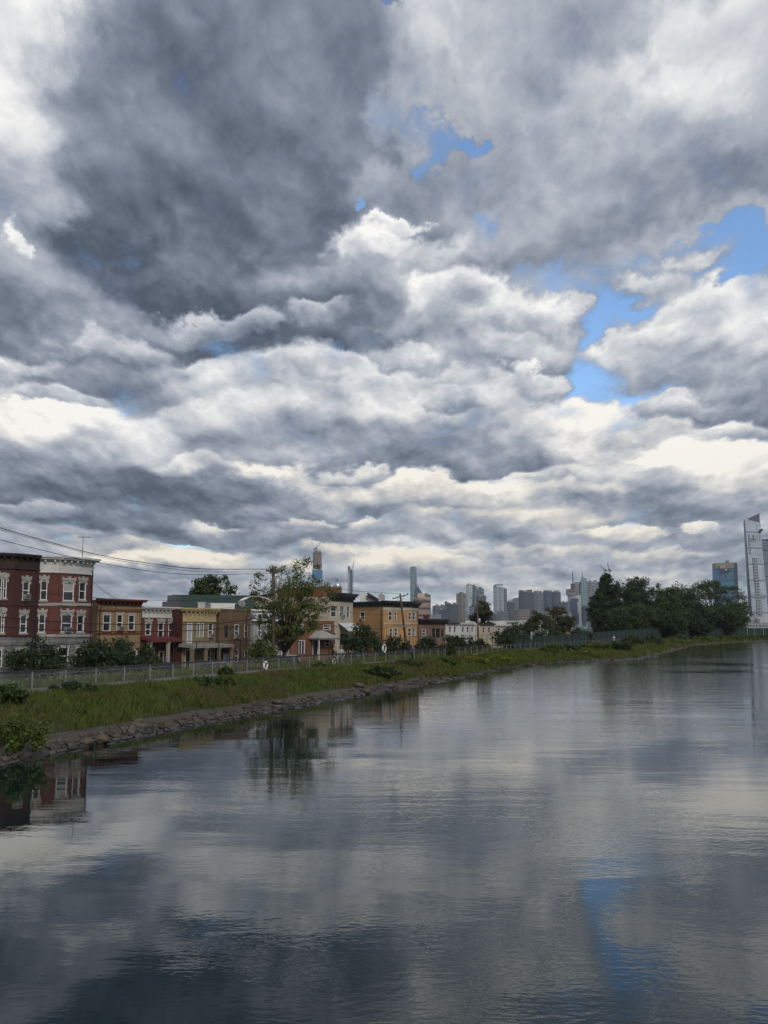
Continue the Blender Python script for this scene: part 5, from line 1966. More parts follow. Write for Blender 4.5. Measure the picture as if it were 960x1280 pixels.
def on_path(px, d, z=FZ + .03):
    """spot on the path at d metres beyond the fence under a pixel column"""
    best = None
    for s_ in np.arange(S0, arc[-3], .5):
        p = along(s_, d, z)
        if p.y < 5:
            continue
        x = 480 + p.x / p.y * FPX / CP
        if best is None or abs(x - px) < best[0]:
            best = (abs(x - px), p, s_)
    i = int(np.interp(best[2], arc, np.arange(N)))
    hd = math.atan2(dirF[i][1], dirF[i][0]) - math.pi / 2
    return best[1], hd


for px, d, rev, top, legs, cap, st, lab in (
        (418, 1.2, True, 'cloth_black', 'cloth_denim', None, .30, 'walker in a black top on the path in front of the rust brick house'),
        (427, 3.0, False, 'cloth_pale', 'cloth_grey', None, .12, 'person in pale clothes standing behind the walker in black'),
        (515, 1.4, True, 'cloth_purple', 'cloth_black', None, .26, 'walker in a purple top on the path below the leaning pole'),
        (732, 1.6, True, 'cloth_black', 'cloth_black', None, .22, 'distant walker in black at the bend, the left one of two side by side'),
        (742, 1.6, False, 'cloth_black', 'cloth_grey', 'cloth_white', .22, 'distant walker in black with a white cap at the bend'),
        (767, 2.2, True, 'cloth_white', 'cloth_white', None, .24, 'distant walker all in white past the bend'),
        (787, 2.0, False, 'cloth_black', 'cloth_denim', None, .26, 'distant walker in dark clothes farthest along the path')):
    p, hd = on_path(px, d)
    person(lab, p, hd + (math.pi if rev else 0), top, legs, random.uniform(1.68, 1.8), st, cap)


# ================================================================ life rings on the fence
M['ring_white'] = plain('ring_white', (.80, .79, .76), .5, amt=.06)


def life_ring(label, px, zc, r0=.36, mt='ring_white'):
    p, hd = on_path(px, -.12, zc)
    root = empty('life_ring', p, label, 'life ring', None, hd)
    mb = MB()
    n, m = 24, 10
    for i in range(n):
        for j in range(m):
            a, b = 2 * math.pi * i / n, 2 * math.pi * j / m
            rr = r0 + .085 * math.cos(b)
            mb.v.append((.085 * math.sin(b), rr * math.cos(a), rr * math.sin(a)))
    for i in range(n):
        for j in range(m):
            mb.f.append((i * m + j, ((i + 1) % n) * m + j, ((i + 1) % n) * m + (j + 1) % m, i * m + (j + 1) % m))
    mb.build('ring', M[mt], root, smooth=True, local=True)
    mb = MB()
    for q in range(4):
        a = math.pi / 4 + q * math.pi / 2
        for j in range(8):
            a0, a1 = a - .12 + j * .03, a - .12 + (j + 1) * .03
            for b in range(10):
                b0, b1 = 2 * math.pi * b / 10, 2 * math.pi * (b + 1) / 10
                f_ = lambda aa, bb: (.092 * math.sin(bb), (r0 + .092 * math.cos(bb)) * math.cos(aa), (r0 + .092 * math.cos(bb)) * math.sin(aa))
                mb.quad(f_(a0, b0), f_(a1, b0), f_(a1, b1), f_(a0, b1))
    mb.build('bands', M['galvdark'], root, local=True)
    mb = MB()
    mb.bx(-.10, -.06, -.05, .05, -.62, .62)
    mb.bx(-.10, -.06, -.35, .35, -.03, .03)
    mb.build('bracket', M['galvdark'], root, local=True)
    return root


life_ring('white life ring raised above the fence rail, left of the leaning pole', 480, FZ + 1.55, .37)
life_ring('white life ring hung low on the fence, under the lamp pole', 333, FZ + .62, .28)
life_ring('dim white life ring on the fence below the walker in black', 417, FZ + .55, .24, 'concrete')
# pale notice board by the large bush
p, hd = on_path(664, 4.6, 1.43)
sg = empty('notice_board', p, 'small pale notice board tilted beside the large rounded bush', 'sign', None, hd - 1.1)
mb = MB()
mb.bx(-.55, .55, -.02, .02, 1.6, 2.9)
mb.build('board', M['white'], sg, local=True)
mb = MB()
mb.tube([(0, .06, -.1), (.05, .06, 3.0)], .04, 6)
mb.build('post', M['galv'], sg, local=True)


# ================================================================ parked cars
M['car_white'] = plain('car_white', (.72, .72, .70), .25, amt=.03, spec=.5)
M['car_grey'] = plain('car_grey', (.24, .25, .26), .25, .5, amt=.03)
M['car_dark'] = plain('car_dark_blue', (.02, .026, .045), .22, .3, amt=.03)
M['car_glass'] = plain('car_glass', (.015, .017, .02), .05, amt=.05, spec=.6)
M['tyre'] = plain('tyre', (.02, .02, .02), .9)
M['lampglass'] = plain('lamp_glass', (.6, .6, .58), .1)
M['taillight'] = plain('tail_light', (.3, .02, .02), .2)


def car(label, loc, heading, m, L=4.6, W=1.82, H=1.48, boxy=.0):
    """length along local Y, front at +Y"""
    root = empty('parked_car', loc, label, 'car', 'cars parked along the street', heading)
    hw = W / 2
    bel = .92 + .10 * boxy
    # stations along the car: y, bottom, belt height, half width
    st = [(-L / 2, .45, bel - .22, hw * .80), (-L / 2 + .12, .32, bel - .04, hw * .95), (-L * .28, .24, bel, hw), (0, .22, bel, hw),
          (L * .22, .24, bel - .02, hw), (L * .40, .28, bel - .16 + .06 * boxy, hw * .97), (L / 2 - .1, .34, bel - .26 + .06 * boxy, hw * .90), (L / 2, .44, bel - .36, hw * .74)]
    mb = MB()
    nsec = 8
    for y, zb, zt, w in st:
        sec = [(-w * .86, zb), (-w * .98, zb + .18), (-w, (zb + zt) * .52), (-w * .93, zt), (w * .93, zt), (w, (zb + zt) * .52), (w * .98, zb + .18), (w * .86, zb)]
        mb.v += [(x, y, z) for x, z in sec]
    for i in range(len(st) - 1):
        for j in range(nsec):
            mb.f.append((i * nsec + j, (i + 1) * nsec + j, (i + 1) * nsec + (j + 1) % nsec, i * nsec + (j + 1) % nsec))
    mb.f.append(tuple(range(nsec)))
    e = (len(st) - 1) * nsec
    mb.f.append(tuple(e + j for j in range(nsec))[::-1])
    # roof on pillars
    yr0, yr1 = -L * (.40 + .06 * boxy), L * .20
    top = [(-hw * .74, yr0 + .35 - .2 * boxy, H), (hw * .74, yr0 + .35 - .2 * boxy, H), (hw * .74, yr1 - .45, H), (-hw * .74, yr1 - .45, H)]
    bot = [(-hw * .92, yr0, bel - .01), (hw * .92, yr0, bel - .01), (hw * .92, yr1 + .25, bel - .03), (-hw * .92, yr1 + .25, bel - .03)]
    lo = [(x, y, z - .07) for x, y, z in top]
    mid = [(x * .9, y * 1.0, H + .035) for x, y, z in top]
    k = len(mb.v)
    mb.v += lo + top + mid
    for a in range(4):
        b = (a + 1) % 4
        mb.f += [(k + a, k + b, k + 4 + b, k + 4 + a), (k + 4 + a, k + 4 + b, k + 8 + b, k + 8 + a)]
    mb.f += [(k + 8, k + 9, k + 10, k + 11)]
    for a in range(4):
        mb.beam(bot[a], top[a], .09, .12)
    for sx in (-1, 1):
        mb.beam((sx * hw * .915, -L * .08, bel), (sx * hw * .75, -L * .08, H - .05), .07, .09)
    body = mb.build('body', m, root, smooth=False, local=True)
    g = MB()
    I = lambda p, s=.975: (p[0] * s, p[1] * s, p[2])
    B, T = [I(p) for p in bot], [I(p) for p in lo]
    for a in range(4):
        b = (a + 1) % 4
        g.quad(B[a], B[b], T[b], T[a])
    g.build('windows', M['car_glass'], root, local=True)
    for sx in (-1, 1):
        for y in (-L * .30, L * .31):
            q = Matrix.Rotation(math.pi / 2, 3, 'Y')
            mb = MB()
            mb.lathe((sx * (hw - .11), y, .32), [(.2, -.11), (.30, -.10), (.32, -.05), (.32, .05), (.30, .10), (.2, .11)], 20, q)
            w_ = mb.build('wheel', M['tyre'], root, smooth=True, local=True)
            mb = MB()
            mb.lathe((sx * (hw + .0), y, .32), [(.19, -.03), (.2, .0), (.12, .012), (.02, .015)], 14, q)
            mb.build('rim', M['galv'], w_, local=True)
        mb = MB()
        mb.bx(sx * hw * .62 - .16, sx * hw * .62 + .16, L / 2 - .10, L / 2 - .02, bel - .40, bel - .26)
        mb.build('headlight', M['lampglass'], root, local=True)
        mb = MB()
        mb.bx(sx * hw * .72 - .10, sx * hw * .72 + .10, -L / 2 - .02, -L / 2 + .06, bel - .30, bel - .06)
        mb.build('tail_light', M['taillight'], root, local=True)
        mb = MB()
        mb.bx(sx * (hw + .09) - .10, sx * (hw + .09) + .10, L * .15, L * .15 + .12, bel - .02, bel + .14)
        mb.build('mirror', m, root, local=True)
    return root


def street_spot(px, d, z=.32):
    return on_path(px, d, z)


for px, d, mm, lab, kw in ((360, 10.6, 'car_white', 'white tall sport utility car parked behind the fences by the lamp pole', dict(H=1.85, L=4.9, W=1.95, boxy=1)),
                           (271, 10.6, 'car_grey', 'silver grey car parked in front of the tan and brown brick houses', dict(H=1.5)),
                           (205, 15.4, 'car_dark', 'dark car parked before the porch of the crimson house', dict(H=1.48)),
                           (446, 10.8, 'car_dark', 'dark car parked before the tall bush and the orange wall', dict(H=1.6, boxy=.6))):
    p, hd = street_spot(px, d)
    car(lab, p, hd, M[mm], **kw)

# loose stones along the water's edge
for px, t, r, lab in ((350, .10, .32, 'pale loose boulder at the water edge near the middle of the stone slope'), (449, .16, .42, 'tan loose boulder on the shore below the dark round shrub'),
                      (459, .03, .30, 'dark ochre boulder at the water edge by the dark round shrub'), (134, .02, .36, 'dark wet boulder at the water edge on the near stone slope'),
                      (113, .03, .30, 'mossy dark boulder half in the water on the near stone slope')):
    p = on_bank(px, 0, t)
    bm = bmesh.new()
    bmesh.ops.create_icosphere(bm, subdivisions=2, radius=r)
    for v in bm.verts:
        v.co *= 1 + .25 * math.sin(v.co.x * 9 + px) * math.cos(v.co.y * 7 + t) + random.uniform(-.08, .08)
        v.co.z *= .62
    me = bpy.data.meshes.new('boulder')
    bm.to_mesh(me)
    bm.free()
    me.materials.append(M['stone'])
    o = bpy.data.objects.new('boulder', me)
    COL.objects.link(o)
    o.location = p + Vector((0, 0, r * .25))
    tag(o, lab, 'boulder', 'loose boulders on the shore')


# ================================================================ the skyline across the river
def facade(name, wall, glass, floor=4.0, bay=4.0, gfrac=.6, rough=.25, metal=.0, band=0, amt=.25, vert=True):
    def fn(g):
        pos = g.n('ShaderNodeTexCoord').outputs['Object']
        x, y, z = g.sep(pos)
        nx, ny, nz = g.sep(g.n('ShaderNodeNewGeometry').outputs['Normal'])
        u = g.m('ADD', g.m('MULTIPLY', x, g.m('ABSOLUTE', ny)), g.m('MULTIPLY', y, g.m('ABSOLUTE', nx)))
        fz = g.m('LESS_THAN', g.m('FRACT', g.m('DIVIDE', z, floor)), gfrac)
        win = fz
        if vert:
            win = g.m('MULTIPLY', fz, g.m('LESS_THAN', g.m('FRACT', g.m('DIVIDE', u, bay)), .72))
        # panes differ a little; whole storeys differ more
        cell = g.n('ShaderNodeTexWhiteNoise', noise_dimensions='3D')
        g.put(cell.inputs[0], g.xyz(g.m('FLOOR', g.m('DIVIDE', u, bay * 2)), g.m('FLOOR', g.m('DIVIDE', z, floor * 2)), 0))
        big = g.noise(g.v('MULTIPLY', pos, (.012, .012, .03)), 1, 3, .6)
        k = g.m('ADD', g.rng(cell.outputs[0], 0, 1, 1 - amt, 1 + amt), g.rng(big, .3, .7, -.35, .35))
        gc = g.v('SCALE', glass, s=k)
        col = g.mixc(win, wall, gc)
        if band:
            bz = g.m('LESS_THAN', g.m('FRACT', g.m('DIVIDE', z, band)), .09)
            col = g.mixc(bz, col, tuple(c_ * .4 for c_ in glass))
        return bsdf(g, col, g.m('ADD', g.m('MULTIPLY', g.m('SUBTRACT', 1.0, win), .5), rough), metal, .5)
    return mat(name, fn)


M['f_dark'] = facade('facade_dark', (.075, .085, .10), (.020, .026, .038), 8, 9, .6, amt=.45)
M['f_slate'] = facade('facade_slate', (.19, .215, .245), (.040, .054, .075), 8, 9, .6, amt=.45)
M['f_grey'] = facade('facade_grey', (.32, .33, .34), (.075, .085, .10), 8, 8, .5, amt=.35)
M['f_brown'] = facade('facade_brown', (.27, .215, .18), (.065, .06, .06), 8, 8, .5, amt=.35)
M['f_conc'] = facade('facade_concrete', (.25, .175, .135), (.085, .065, .06), 5, 6, .55)
M['f_blue'] = facade('facade_blue', (.10, .22, .34), (.055, .20, .36), 4.2, 6, .75, .12, band=32)
M['f_wrap'] = facade('facade_blue_wrap', (.05, .21, .46), (.04, .19, .42), 9, 12, .8, .5, amt=.05)
M['f_teal'] = facade('facade_teal', (.27, .38, .39), (.075, .14, .155), 8, 9, .65, .15, amt=.35)
M['f_pale'] = facade('facade_pale_glass', (.56, .62, .65), (.24, .31, .35), 8, 9, .65, .15, amt=.35)
M['f_navy'] = facade('facade_navy', (.055, .075, .13), (.020, .034, .085), 8, 10, .7, .12, amt=.45)
M['f_white'] = facade('facade_white', (.58, .58, .57), (.30, .33, .36), 5, 6, .5)
M['f_red'] = plain('facade_sign_red', (.20, .05, .06), .5)
M['f_hy'] = facade('facade_silver_glass', (.38, .42, .47), (.62, .70, .79), 8.4, 6.8, .8, .2, .5, band=46, amt=.18)
M['f_hyd'] = facade('facade_silver_dark', (.10, .11, .13), (.05, .06, .075), 4.2, 3.4, .8, .2)
M['f_hy2'] = facade('facade_mirror_dark', (.20, .23, .27), (.07, .10, .14), 8.4, 9, .75, .1, band=40)
M['f_tan'] = plain('facade_tan', (.36, .31, .25), .8)
M['steel_dark'] = plain('steel_dark', (.05, .052, .058), .6)
M['steel_mid'] = plain('steel_mid', (.20, .21, .22), .6)
GZ = .43


def tower(label, px0, pxs, px1, py, Y, m, cat='tower', name='tower', depth=None, py_base=None, taper=0.0, top_r=None, group='towers of the skyline'):
    """block with its nearest corner at pxs; top_r: py of the roof at the right corner (sloping roof)"""
    wl, wr = (pxs - px0) / FPX * Y, (px1 - pxs) / FPX * Y
    C = Vector((gx(pxs, Y), Y))
    L = Vector((gx(px0, Y), Y + wl * .55 + 4))
    Rr = Vector((gx(px1, Y), Y + wr * .55 + 4))
    B = L + Rr - C
    if depth:
        B = C + Vector((0, depth))
    zt = zy(py, Y)
    zr_ = zt if top_r is None else zy(top_r, Y)
    root = empty(name, (C.x, C.y, GZ), label, cat, group)
    poly = [L, C, Rr, B]
    mb = MB()
    cen = (L + Rr) / 2
    zl = zt
    tops = [(zl, L), ((zl + (zr_ - zl) * wl / max(wl + wr, .01)), C), (zr_, Rr), ((zl + zr_) / 2, B)]
    vs = [(p.x, p.y, GZ) for p in poly] + [(cen.x + (p.x - cen.x) * (1 - taper), cen.y + (p.y - cen.y) * (1 - taper), z) for z, p in tops]
    mb.add(vs, [(0, 1, 5, 4), (1, 2, 6, 5), (2, 3, 7, 6), (3, 0, 4, 7), (4, 5, 6, 7)])
    mb.build('shaft', M[m], root)
    if top_r is None and cat == 'tower' and not taper:     # lift housings and cooling plant on the roof
        wpx = px1 - px0
        for k in range(2 if wpx > 9 else 1):
            xa = px0 + wpx * (random.uniform(.15, .35) + .35 * k)
            xb = xa + wpx * random.uniform(.18, .32)
            q = MB()
            q.bx(gx(xa, Y), gx(xb, Y), Y + 12, Y + 28, zt - 1, zt + random.uniform(3.5, 7.5))
            q.build('roof_plant', M[random.choice(('steel_mid', 'steel_dark', 'f_tan'))], root)
    return root, poly, zt


def block(root, nm, px0, px1, py0, py1, Y, dep, m):
    mb = MB()
    mb.bx(gx(px0, Y), gx(px1, Y), Y, Y + dep, zy(py1, Y), zy(py0, Y))
    return mb.build(nm, M[m], root)


def mast(root, nm, px, py0, py1, Y, r, m='steel_mid', px_top=None):
    mb = MB()
    mb.tube([(gx(px, Y), Y, zy(py1, Y)), (gx(px_top or px, Y), Y, zy(py0, Y))], [r, r * .5], 6)
    return mb.build(nm, M[m], root)


def lattice(root, nm, p, q, w, m='steel_mid', n=12):
    """crane mast: four chords with zig-zag bracing"""
    p, q = Vector(p), Vector(q)
    mb = MB()
    d = (q - p)
    a = d.cross(Vector((0, 1, 0))).normalized() * w / 2 if abs(d.normalized().y) < .9 else Vector((w / 2, 0, 0))
    b = d.cross(a).normalized() * w / 2
    cs = [a + b, a - b, -a - b, -a + b]
    t = w * .16
    for c_ in cs:
        mb.beam(p + c_, q + c_, t)
    for i in range(n):
        k0, k1 = i / n, (i + 1) / n
        for j in range(4):
            mb.beam(p + d * k0 + cs[j], p + d * k1 + cs[(j + 1) % 4], t * .7)
    return mb.build(nm, M[m], root)


def crane(label, px, pyb, pym, tip, Y, w=3.2):
    r = empty('tower_crane', (gx(px, Y), Y, zy(pyb, Y)), label, 'crane', 'tower cranes on the skyline')
    b, t = Vector((gx(px, Y), Y, zy(pyb, Y))), Vector((gx(px, Y), Y, zy(pym, Y)))
    lattice(r, 'mast', b, t, w)
    e = Vector((gx(tip[0], Y), Y - 5, zy(tip[1], Y)))
    lattice(r, 'jib', t, e, w * .7)
    k = (t - e).normalized()
    mb = MB()
    back = t + Vector((k.x, k.y, 0)).normalized() * (e - t).length * .25
    mb.beam(t, back, w * .5)
    mb.bx(back.x - w, back.x + w, back.y - w, back.y + w, back.z - w * 1.2, back.z)
    mb.build('counterweight', M['steel_dark'], r)
    mb = MB()
    mb.bx(t.x - w * .8, t.x + w * .8, t.y - w * .8, t.y + w * .8, t.z - w * .5, t.z + w)
    mb.build('cab', M['steel_dark'], r)
    return r


# -- supertalls on the left
t_, _, zt = tower('tall bare concrete tower under construction with a blue wrapped middle', 390, 393, 401.2, 690.5, 4420, 'f_conc')
block(t_, 'blue_wrap', 389.6, 401.6, 712.5, 723, 4410, 60, 'f_wrap')
block(t_, 'wrap_top_edge', 389.8, 401.4, 711.2, 712.5, 4409, 60, 'f_white')
block(t_, 'teal_base', 389.7, 401.5, 723, 747, 4411, 60, 'f_teal')
block(t_, 'crown_frame', 391, 399.8, 688, 690.8, 4425, 40, 'f_tan')
crane('luffing tower crane on top of the concrete tower under construction', 394.5, 690, 685.5, (400.5, 677.5), 4420, 4)
t_, _, zt = tower('very slender stepped tower beside a crane mast', 434, 437, 440.6, 712, 4300, 'f_slate', taper=.12)
block(t_, 'upper_setback', 434.4, 437.6, 708, 713, 4310, 20, 'f_slate')
block(t_, 'pale_edge', 434.6, 436.6, 713, 745, 4296, 5, 'f_pale')
mk = empty('tower_crane', (gx(441.4, 4290), 4290, GZ), 'tall thin crane mast standing against the very slender tower', 'crane', 'tower cranes on the skyline')
lattice(mk, 'mast', (gx(441.4, 4290), 4290, GZ), (gx(441.2, 4290), 4290, zy(706, 4290)), 4.5, 'steel_mid', 40)
mast(mk, 'tip', 441.4, 700.5, 706.5, 4290, 1.4, 'steel_mid', 442.3)
lattice(mk, 'jib', (gx(441.4, 4290), 4290, zy(707, 4290)), (gx(438.4, 4290), 4280, zy(713, 4290)), 3, 'steel_mid', 8)
t_, _, _ = tower('tall plain grey-green tower standing beside the curved-top tower', 513, 517, 521.2, 709, 4500, 'f_teal', depth=60)
block(t_, 'crown', 513.4, 520.6, 708.4, 709.4, 4512, 20, 'f_grey')
# curved-top tower
Y = 4380
rt = empty('tower', (gx(525, Y), Y, GZ), 'dark blue tower with a sweeping curved top', 'tower', 'towers of the skyline')
prof = [(518, 748), (518.3, 740), (519.5, 733), (520.5, 722.5), (521.3, 723.5), (522, 729), (524, 735), (527, 739.5), (529.5, 744), (530.5, 750)]
mb = MB()
pl = [(gx(x, Y), zy(y, Y)) for x, y in prof]
pl = [(pl[0][0], GZ)] + pl + [(pl[-1][0], GZ)]
n = len(pl)
mb.add([(x, Y, z) for x, z in pl] + [(x, Y + 50, z) for x, z in pl], [tuple(range(n))[::-1], tuple(range(n, 2 * n))] + [(i, (i + 1) % n, n + (i + 1) % n, n + i) for i in range(n)])
mb.build('shaft', M['f_navy'], rt)
mb = MB()
mb.add([(gx(x, Y), Y - 1, zy(y, Y)) for x, y in ((520.6, 723), (521.6, 726), (522.6, 733), (521.6, 735), (520.4, 729))], [(0, 1, 2, 3, 4)])
mb.build('crown_panel', M['f_pale'], rt)
TW = [
    ('dark slab tower right of the curved-top tower', 528, 532, 538.8, 743, 4200, 'f_dark'),
    ('low dark block beside the pinkish apartment tower', 541, 548, 557, 757, 3900, 'f_slate'),
    ('slim pale-edged tower among the low dark blocks', 556, 558, 561.5, 752.5, 3800, 'f_slate'),
    ('broad dark block at the left foot of the brownish tower', 559, 566, 573, 755, 3700, 'f_dark'),
    ('dark blue block in front of the brownish tower', 548, 553, 560, 762, 3400, 'f_navy'),
    ('square brownish grey tower left of the pale glass tower', 571, 579, 583.3, 741.5, 4100, 'f_brown'),
    ('lower brown block below the square brownish tower', 575, 580, 585, 757, 3600, 'f_brown'),
    ('tall pale green glass tower, left of the dark stepped pair', 583, 586, 591.6, 731, 4300, 'f_pale'),
    ('darker glass tower joined to the right of the pale green one', 590.5, 593, 597.2, 732.5, 4350, 'f_slate'),
    ('light glass slab in front of the pale green glass tower', 582, 585, 590, 750, 3500, 'f_pale'),
    ('stepped dark tower right of the pale green glass tower', 597, 601, 606, 736, 4250, 'f_slate'),
    ('wide dark block at the foot of the stepped dark tower', 596, 601, 608.5, 745.5, 4000, 'f_dark'),
    ('dark block with lit edge between the stepped tower and the olive tree', 587, 592, 600, 758, 3300, 'f_slate'),
    ('low dark block right of the slanted glass tower', 634, 638, 644, 752.5, 4200, 'f_dark'),
    ('low slate block far behind the white houses', 640, 644, 650, 749, 4300, 'f_slate'),
    ('broad dark slab with a jagged crown, the biggest of the dark group', 649.5, 656, 668.5, 740, 3900, 'f_dark'),
    ('dark tower in the middle of the dark group', 667, 672, 681, 740.5, 4000, 'f_slate'),
    ('dark tower with a notched top in the dark group', 680, 684, 691.5, 739.5, 4050, 'f_navy'),
    ('dark tower at the right end of the dark group', 691, 696, 702.6, 740, 3950, 'f_dark'),
    ('low dark block between the dark group and the antenna tower', 702, 706, 712, 753, 4100, 'f_dark'),
    ('grey block behind the glass tower with the spire', 735, 742, 752, 727, 4300, 'f_grey'),
]
roots = {}
for a in TW:
    roots[a[0]] = tower(*a)
rt = roots['broad dark slab with a jagged crown, the biggest of the dark group'][0]
for x0, x1, y0 in ((650, 654, 737.8), (655, 658, 738.8), (660.5, 666, 737.2)):
    block(rt, 'crown_block', x0, x1, y0, 740.2, 3915, 25, 'f_dark')
mast(rt, 'antenna', 664.5, 735.5, 737.4, 3920, 1.2)
rt = roots['dark tower in the middle of the dark group'][0]
block(rt, 'crown_block', 669, 675, 738.5, 740.7, 4015, 25, 'f_slate')
mast(rt, 'antenna', 673, 736.6, 738.6, 4020, 1.2)
rt = roots['dark tower with a notched top in the dark group'][0]
block(rt, 'crown_block', 681, 684.5, 738, 739.7, 4065, 25, 'f_navy')
block(rt, 'crown_block', 687.5, 691, 738.4, 739.7, 4065, 25, 'f_navy')
rt = roots['dark tower at the right end of the dark group'][0]
block(rt, 'crown_block', 694.5, 700, 738.2, 740.2, 3965, 25, 'f_slate')
mast(rt, 'antenna', 697, 736.8, 738.4, 3970, 1.2)
rt = roots['stepped dark tower right of the pale green glass tower'][0]
block(rt, 'crown_block', 598.5, 603.5, 734, 736.2, 4265, 25, 'f_slate')
rt = roots['tall pale green glass tower, left of the dark stepped pair'][0]
block(rt, 'crown_block', 584.5, 590, 730.2, 731.2, 4315, 20, 'f_white')
# slanted glass tower
rt, _, _ = tower('pale glass tower with a slanted top and a dark right side', 618, 630, 634.2, 731.2, 4000, 'f_pale', top_r=735)
block(rt, 'crown_edge', 619.5, 629.5, 730.2, 731.8, 4010, 20, 'f_teal')
block(rt, 'shade_painted_side', 630.2, 634.3, 736, 770, 3999, 20, 'f_slate')  # right face's shade put into the colour with a darker facade
# antenna tower with white cladding
rt, _, _ = tower('tower with white cladding, a reddish crown and a tall striped antenna', 711.5, 722, 728, 744, 3500, 'f_white', depth=50)
block(rt, 'glass_wing', 714, 724, 748, 780, 3492, 12, 'f_navy')
block(rt, 'crown', 710.6, 720.6, 736.3, 743.8, 3505, 35, 'f_grey')
block(rt, 'crown_sign', 712.3, 719.4, 737.3, 740.6, 3503, 3, 'f_red')
block(rt, 'crown_drum', 715.2, 719.6, 729.5, 736.2, 3515, 14, 'steel_dark')
mast(rt, 'antenna', 717.4, 713.8, 729.6, 3520, 2.2, 'steel_dark')
block(rt, 'lower_cladding', 722.5, 726.5, 752, 767, 3490, 8, 'f_white')
# faceted glass tower with spire
Y = 3600
rt = empty('tower', (gx(731, Y), Y, GZ), 'faceted blue-grey glass tower with a pointed top and a thin spire', 'tower', 'towers of the skyline')
mb = MB()
q = [(722.5, Y + 10), (729, Y), (736, Y + 8), (730, Y + 50)]
tp = [(726.5, Y + 12, 727), (728.8, Y + 6, 720.5), (734.8, Y + 12, 723.5), (730, Y + 40, 724)]
mb.add([(gx(x, y), y, GZ) for x, y in q] + [(gx(x, y), y, zy(z, y)) for x, y, z in tp], [(0, 1, 5, 4), (1, 2, 6, 5), (2, 3, 7, 6), (3, 0, 4, 7), (4, 5, 6, 7)])
mb.build('shaft', M['f_teal'], rt)
mast(rt, 'spire', 729.4, 713.6, 722, Y + 15, 1.6)
block(rt, 'lower_wing', 721, 727, 727.5, 775, Y + 20, 30, 'f_grey')
block(rt, 'navy_base', 728.5, 736.3, 757, 778, Y - 15, 10, 'f_navy')
crane('luffing crane above the pointed tree, jib to the left', 757.5, 728, 712.5, (751, 706), 3300, 3.4)
crane('luffing crane above the pointed tree, jib to the right', 763.5, 728, 712.5, (761, 704.5), 3300, 3.4)
rt, _, _ = tower('grey unfinished tower under the two cranes behind the grove', 752, 757, 766, 722, 3310, 'f_conc')
tower('distant grey block left of the cranes behind the grove', 742, 747, 757, 732, 3450, 'f_grey')
# blue glass tower
Y = 2650
rt, _, zt = tower('bright blue glass tower with a tan mechanical top behind the grove', 897.9, 921.2, 924.9, 710, Y, 'f_blue')
mb = MB()
mb.prism([(gx(897.4, Y + 28), Y + 28), (gx(921.2, Y), Y - 1), (gx(925.2, Y), Y + 9), (gx(902.6, Y), Y + 60)], zy(710, Y), zy(703, Y))
mb.build('mechanical_top', M['f_tan'], rt)
block(rt, 'roof_unit', 911.6, 915, 700.5, 703.1, Y + 15, 10, 'steel_mid')
block(rt, 'sign_recess', 906.6, 915.1, 710.4, 714, Y + 4, 10, 'f_dark')
block(rt, 'roof_sign', 909.6, 911.2, 711, 713.6, Y + 2.5, 10, 'f_white')
block(rt, 'shade_painted_side', 921.3, 925, 703.6, 790, Y - 2.5, 12, 'f_dark')  # shaded right face of the glass, painted as a dark slab
# silver tower with the slanted point
Y = 2860
rt = empty('tower', (gx(945, Y), Y, GZ), 'tallest silver glass tower with a slanted pointed top at the right edge', 'tower', 'towers of the skyline')
v = lambda px, y, py: tuple(pt(px, py, y))
mb = MB()
# main face, tapering upward, roof line falling to the right
A0, A1, A2, A3 = v(941, Y, 776), v(961, Y + 6, 776), v(950.2, Y + 6, 654), v(931.2, Y, 648.6)
Bk = [v(941, Y + 60, 776), v(961, Y + 60, 776), v(950.2, Y + 50, 651), v(932.5, Y + 50, 646.5)]
mb.add([A0, A1, A2, A3, *Bk], [(0, 1, 2, 3), (1, 5, 6, 2), (3, 2, 6, 7), (5, 4, 7, 6)])
mb.build('shaft', M['f_hy'], rt)
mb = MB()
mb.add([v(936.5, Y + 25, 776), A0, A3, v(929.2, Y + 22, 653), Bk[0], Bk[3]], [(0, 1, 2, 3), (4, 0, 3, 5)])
mb.build('shade_painted_side', M['f_hyd'], rt)  # less lit left face: its shade is carried by a darker facade colour
mb = MB()
mb.add([v(934.5, Y + 12, 648), v(949.6, Y + 12, 654), v(949.4, Y + 14, 641.5), v(937, Y + 14, 641.9), v(944, Y + 40, 652), v(949.4, Y + 36, 642)],
       [(0, 1, 2), (0, 2, 5, 4), (1, 4, 5, 2), (0, 4, 1)])
mb.build('crown_point', M['f_hyd'], rt)
mb = MB()
mb.add([v(950, Y - 2, 661.5), v(953.6, Y - 6, 660.5), v(953.8, Y - 6, 663), v(951, Y - 2, 665.5), v(950, Y + 14, 661.5), v(953.6, Y + 14, 660.5), v(953.8, Y + 14, 663), v(951, Y + 14, 665.5)],
       [(3, 2, 1, 0), (4, 5, 6, 7), (0, 1, 5, 4), (1, 2, 6, 5), (2, 3, 7, 6), (3, 0, 4, 7)])
mb.build('observation_deck', M['steel_dark'], rt)
mb = MB()


def on_face(px, py, d=1.2):
    """a spot on the silver face, a little proud of it"""
    k = (zy(py, Y) - A0[2]) / (A3[2] - A0[2])
    return Vector((pt(px, py, Y).x, Y - d + 4 * (px - 935) / 25 * 0 + 3 * max(0, min(1, (px - 931 - 10 * (1 - k)) / 19)), zy(py, Y)))


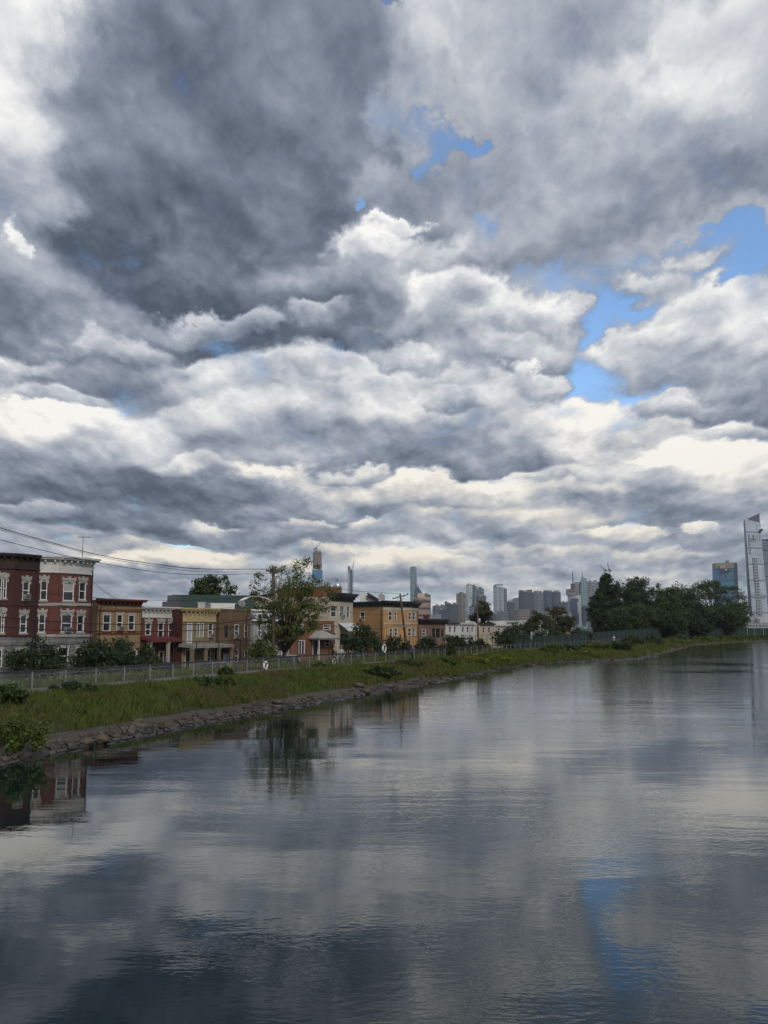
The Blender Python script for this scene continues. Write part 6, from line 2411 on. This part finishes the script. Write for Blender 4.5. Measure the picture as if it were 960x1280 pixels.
for cs in (((941, 697.5), (946.3, 697.5), (952.8, 770), (946.6, 770)), ((935.2, 668), (937.4, 668), (938.8, 693.5), (936.6, 693.5)),
           ((937.6, 673.5), (945, 672), (945, 675.5), (937.6, 676.8)), ((941.2, 668), (943, 668), (943.2, 672), (941.4, 672)),
           ((939.4, 744), (957.6, 744), (958, 747.3), (939.8, 747.3))):
    P4 = [on_face(*c_) for c_ in cs]
    P4 = [P4[3], P4[2], P4[1], P4[0]]
    mb.add(P4 + [p + Vector((0, 6, 0)) for p in P4], [(0, 1, 2, 3), (7, 6, 5, 4), (0, 4, 5, 1), (1, 5, 6, 2), (2, 6, 7, 3), (3, 7, 4, 0)])
mb.build('open_floors', M['f_grey'], rt)
rt, _, _ = tower('dark mirrored tower half hidden behind the silver tower at the right edge', 952, 958, 975, 675.5, 3060, 'f_hy2')
block(rt, 'crown', 953.5, 970, 673.8, 675.7, 3085, 20, 'f_hyd')
rt, _, _ = tower('low pale rail-yard building at the foot of the silver tower', 935.5, 950, 985, 771, 2560, 'f_white', cat='building', name='building', group=None)
block(rt, 'dark_openings', 938.5, 941, 774.5, 778, 2572, 14, 'f_dark')
block(rt, 'dark_openings', 946.5, 951, 773.2, 777, 2555, 14, 'f_grey')
block(rt, 'base_wall', 936, 985, 778.5, 786, 2545, 10, 'f_grey')
# long low mass of the far city's lower blocks, block by block
for k, (x0, x1, py, m_) in enumerate(((404, 430, 766, 'f_slate'), (539, 552, 768, 'f_grey'), (606, 622, 767, 'f_dark'), (622, 636, 764, 'f_slate'), (644, 664, 762, 'f_brown'), (664, 684, 765, 'f_slate'),
                                     (684, 704, 761, 'f_brown'), (704, 716, 766, 'f_grey'), (736, 752, 752, 'f_slate'), (916, 934, 768, 'f_grey'))):
    what = ['slate', 'grey', 'dark', 'slate', 'brown', 'slate', 'brown', 'grey', 'slate', 'grey'][k]
    where = ['behind the black cornice house', 'behind the low brown house', 'left of the slanted glass tower', 'at the foot of the slanted glass tower', 'at the left foot of the dark group of towers',
             'below the middle of the dark group', 'below the right end of the dark group', 'at the foot of the antenna tower', 'at the left edge of the grove', 'between the blue tower and the silver tower'][k]
    tower(f'low distant {what} block {where}', x0, (x0 + x1) / 2 - 2, x1, py, 3150 + 20 * k, m_, cat='building', name='city_block', group='low blocks of the far city')

# ================================================================ air between here and the far city
hz = MB()
hz.bx(-4900, 4900, -300, 4800, -2.0, 400)


def haze_fn(g):
    v_ = g.n('ShaderNodeVolumePrincipled')
    v_.inputs['Color'].default_value = (.80, .89, 1.0, 1)
    v_.inputs['Density'].default_value = HAZE
    v_.inputs['Anisotropy'].default_value = .0
    return v_.outputs[0]


HAZE = 0.6e-4
hm = bpy.data.materials.new('haze')
hm.use_nodes = True
g_ = NT(hm.node_tree)
o_ = g_.n('ShaderNodeOutputMaterial')
g_.t.links.new(haze_fn(g_), o_.inputs['Volume'])
tag(hz.build('haze', hm), kind='stuff')
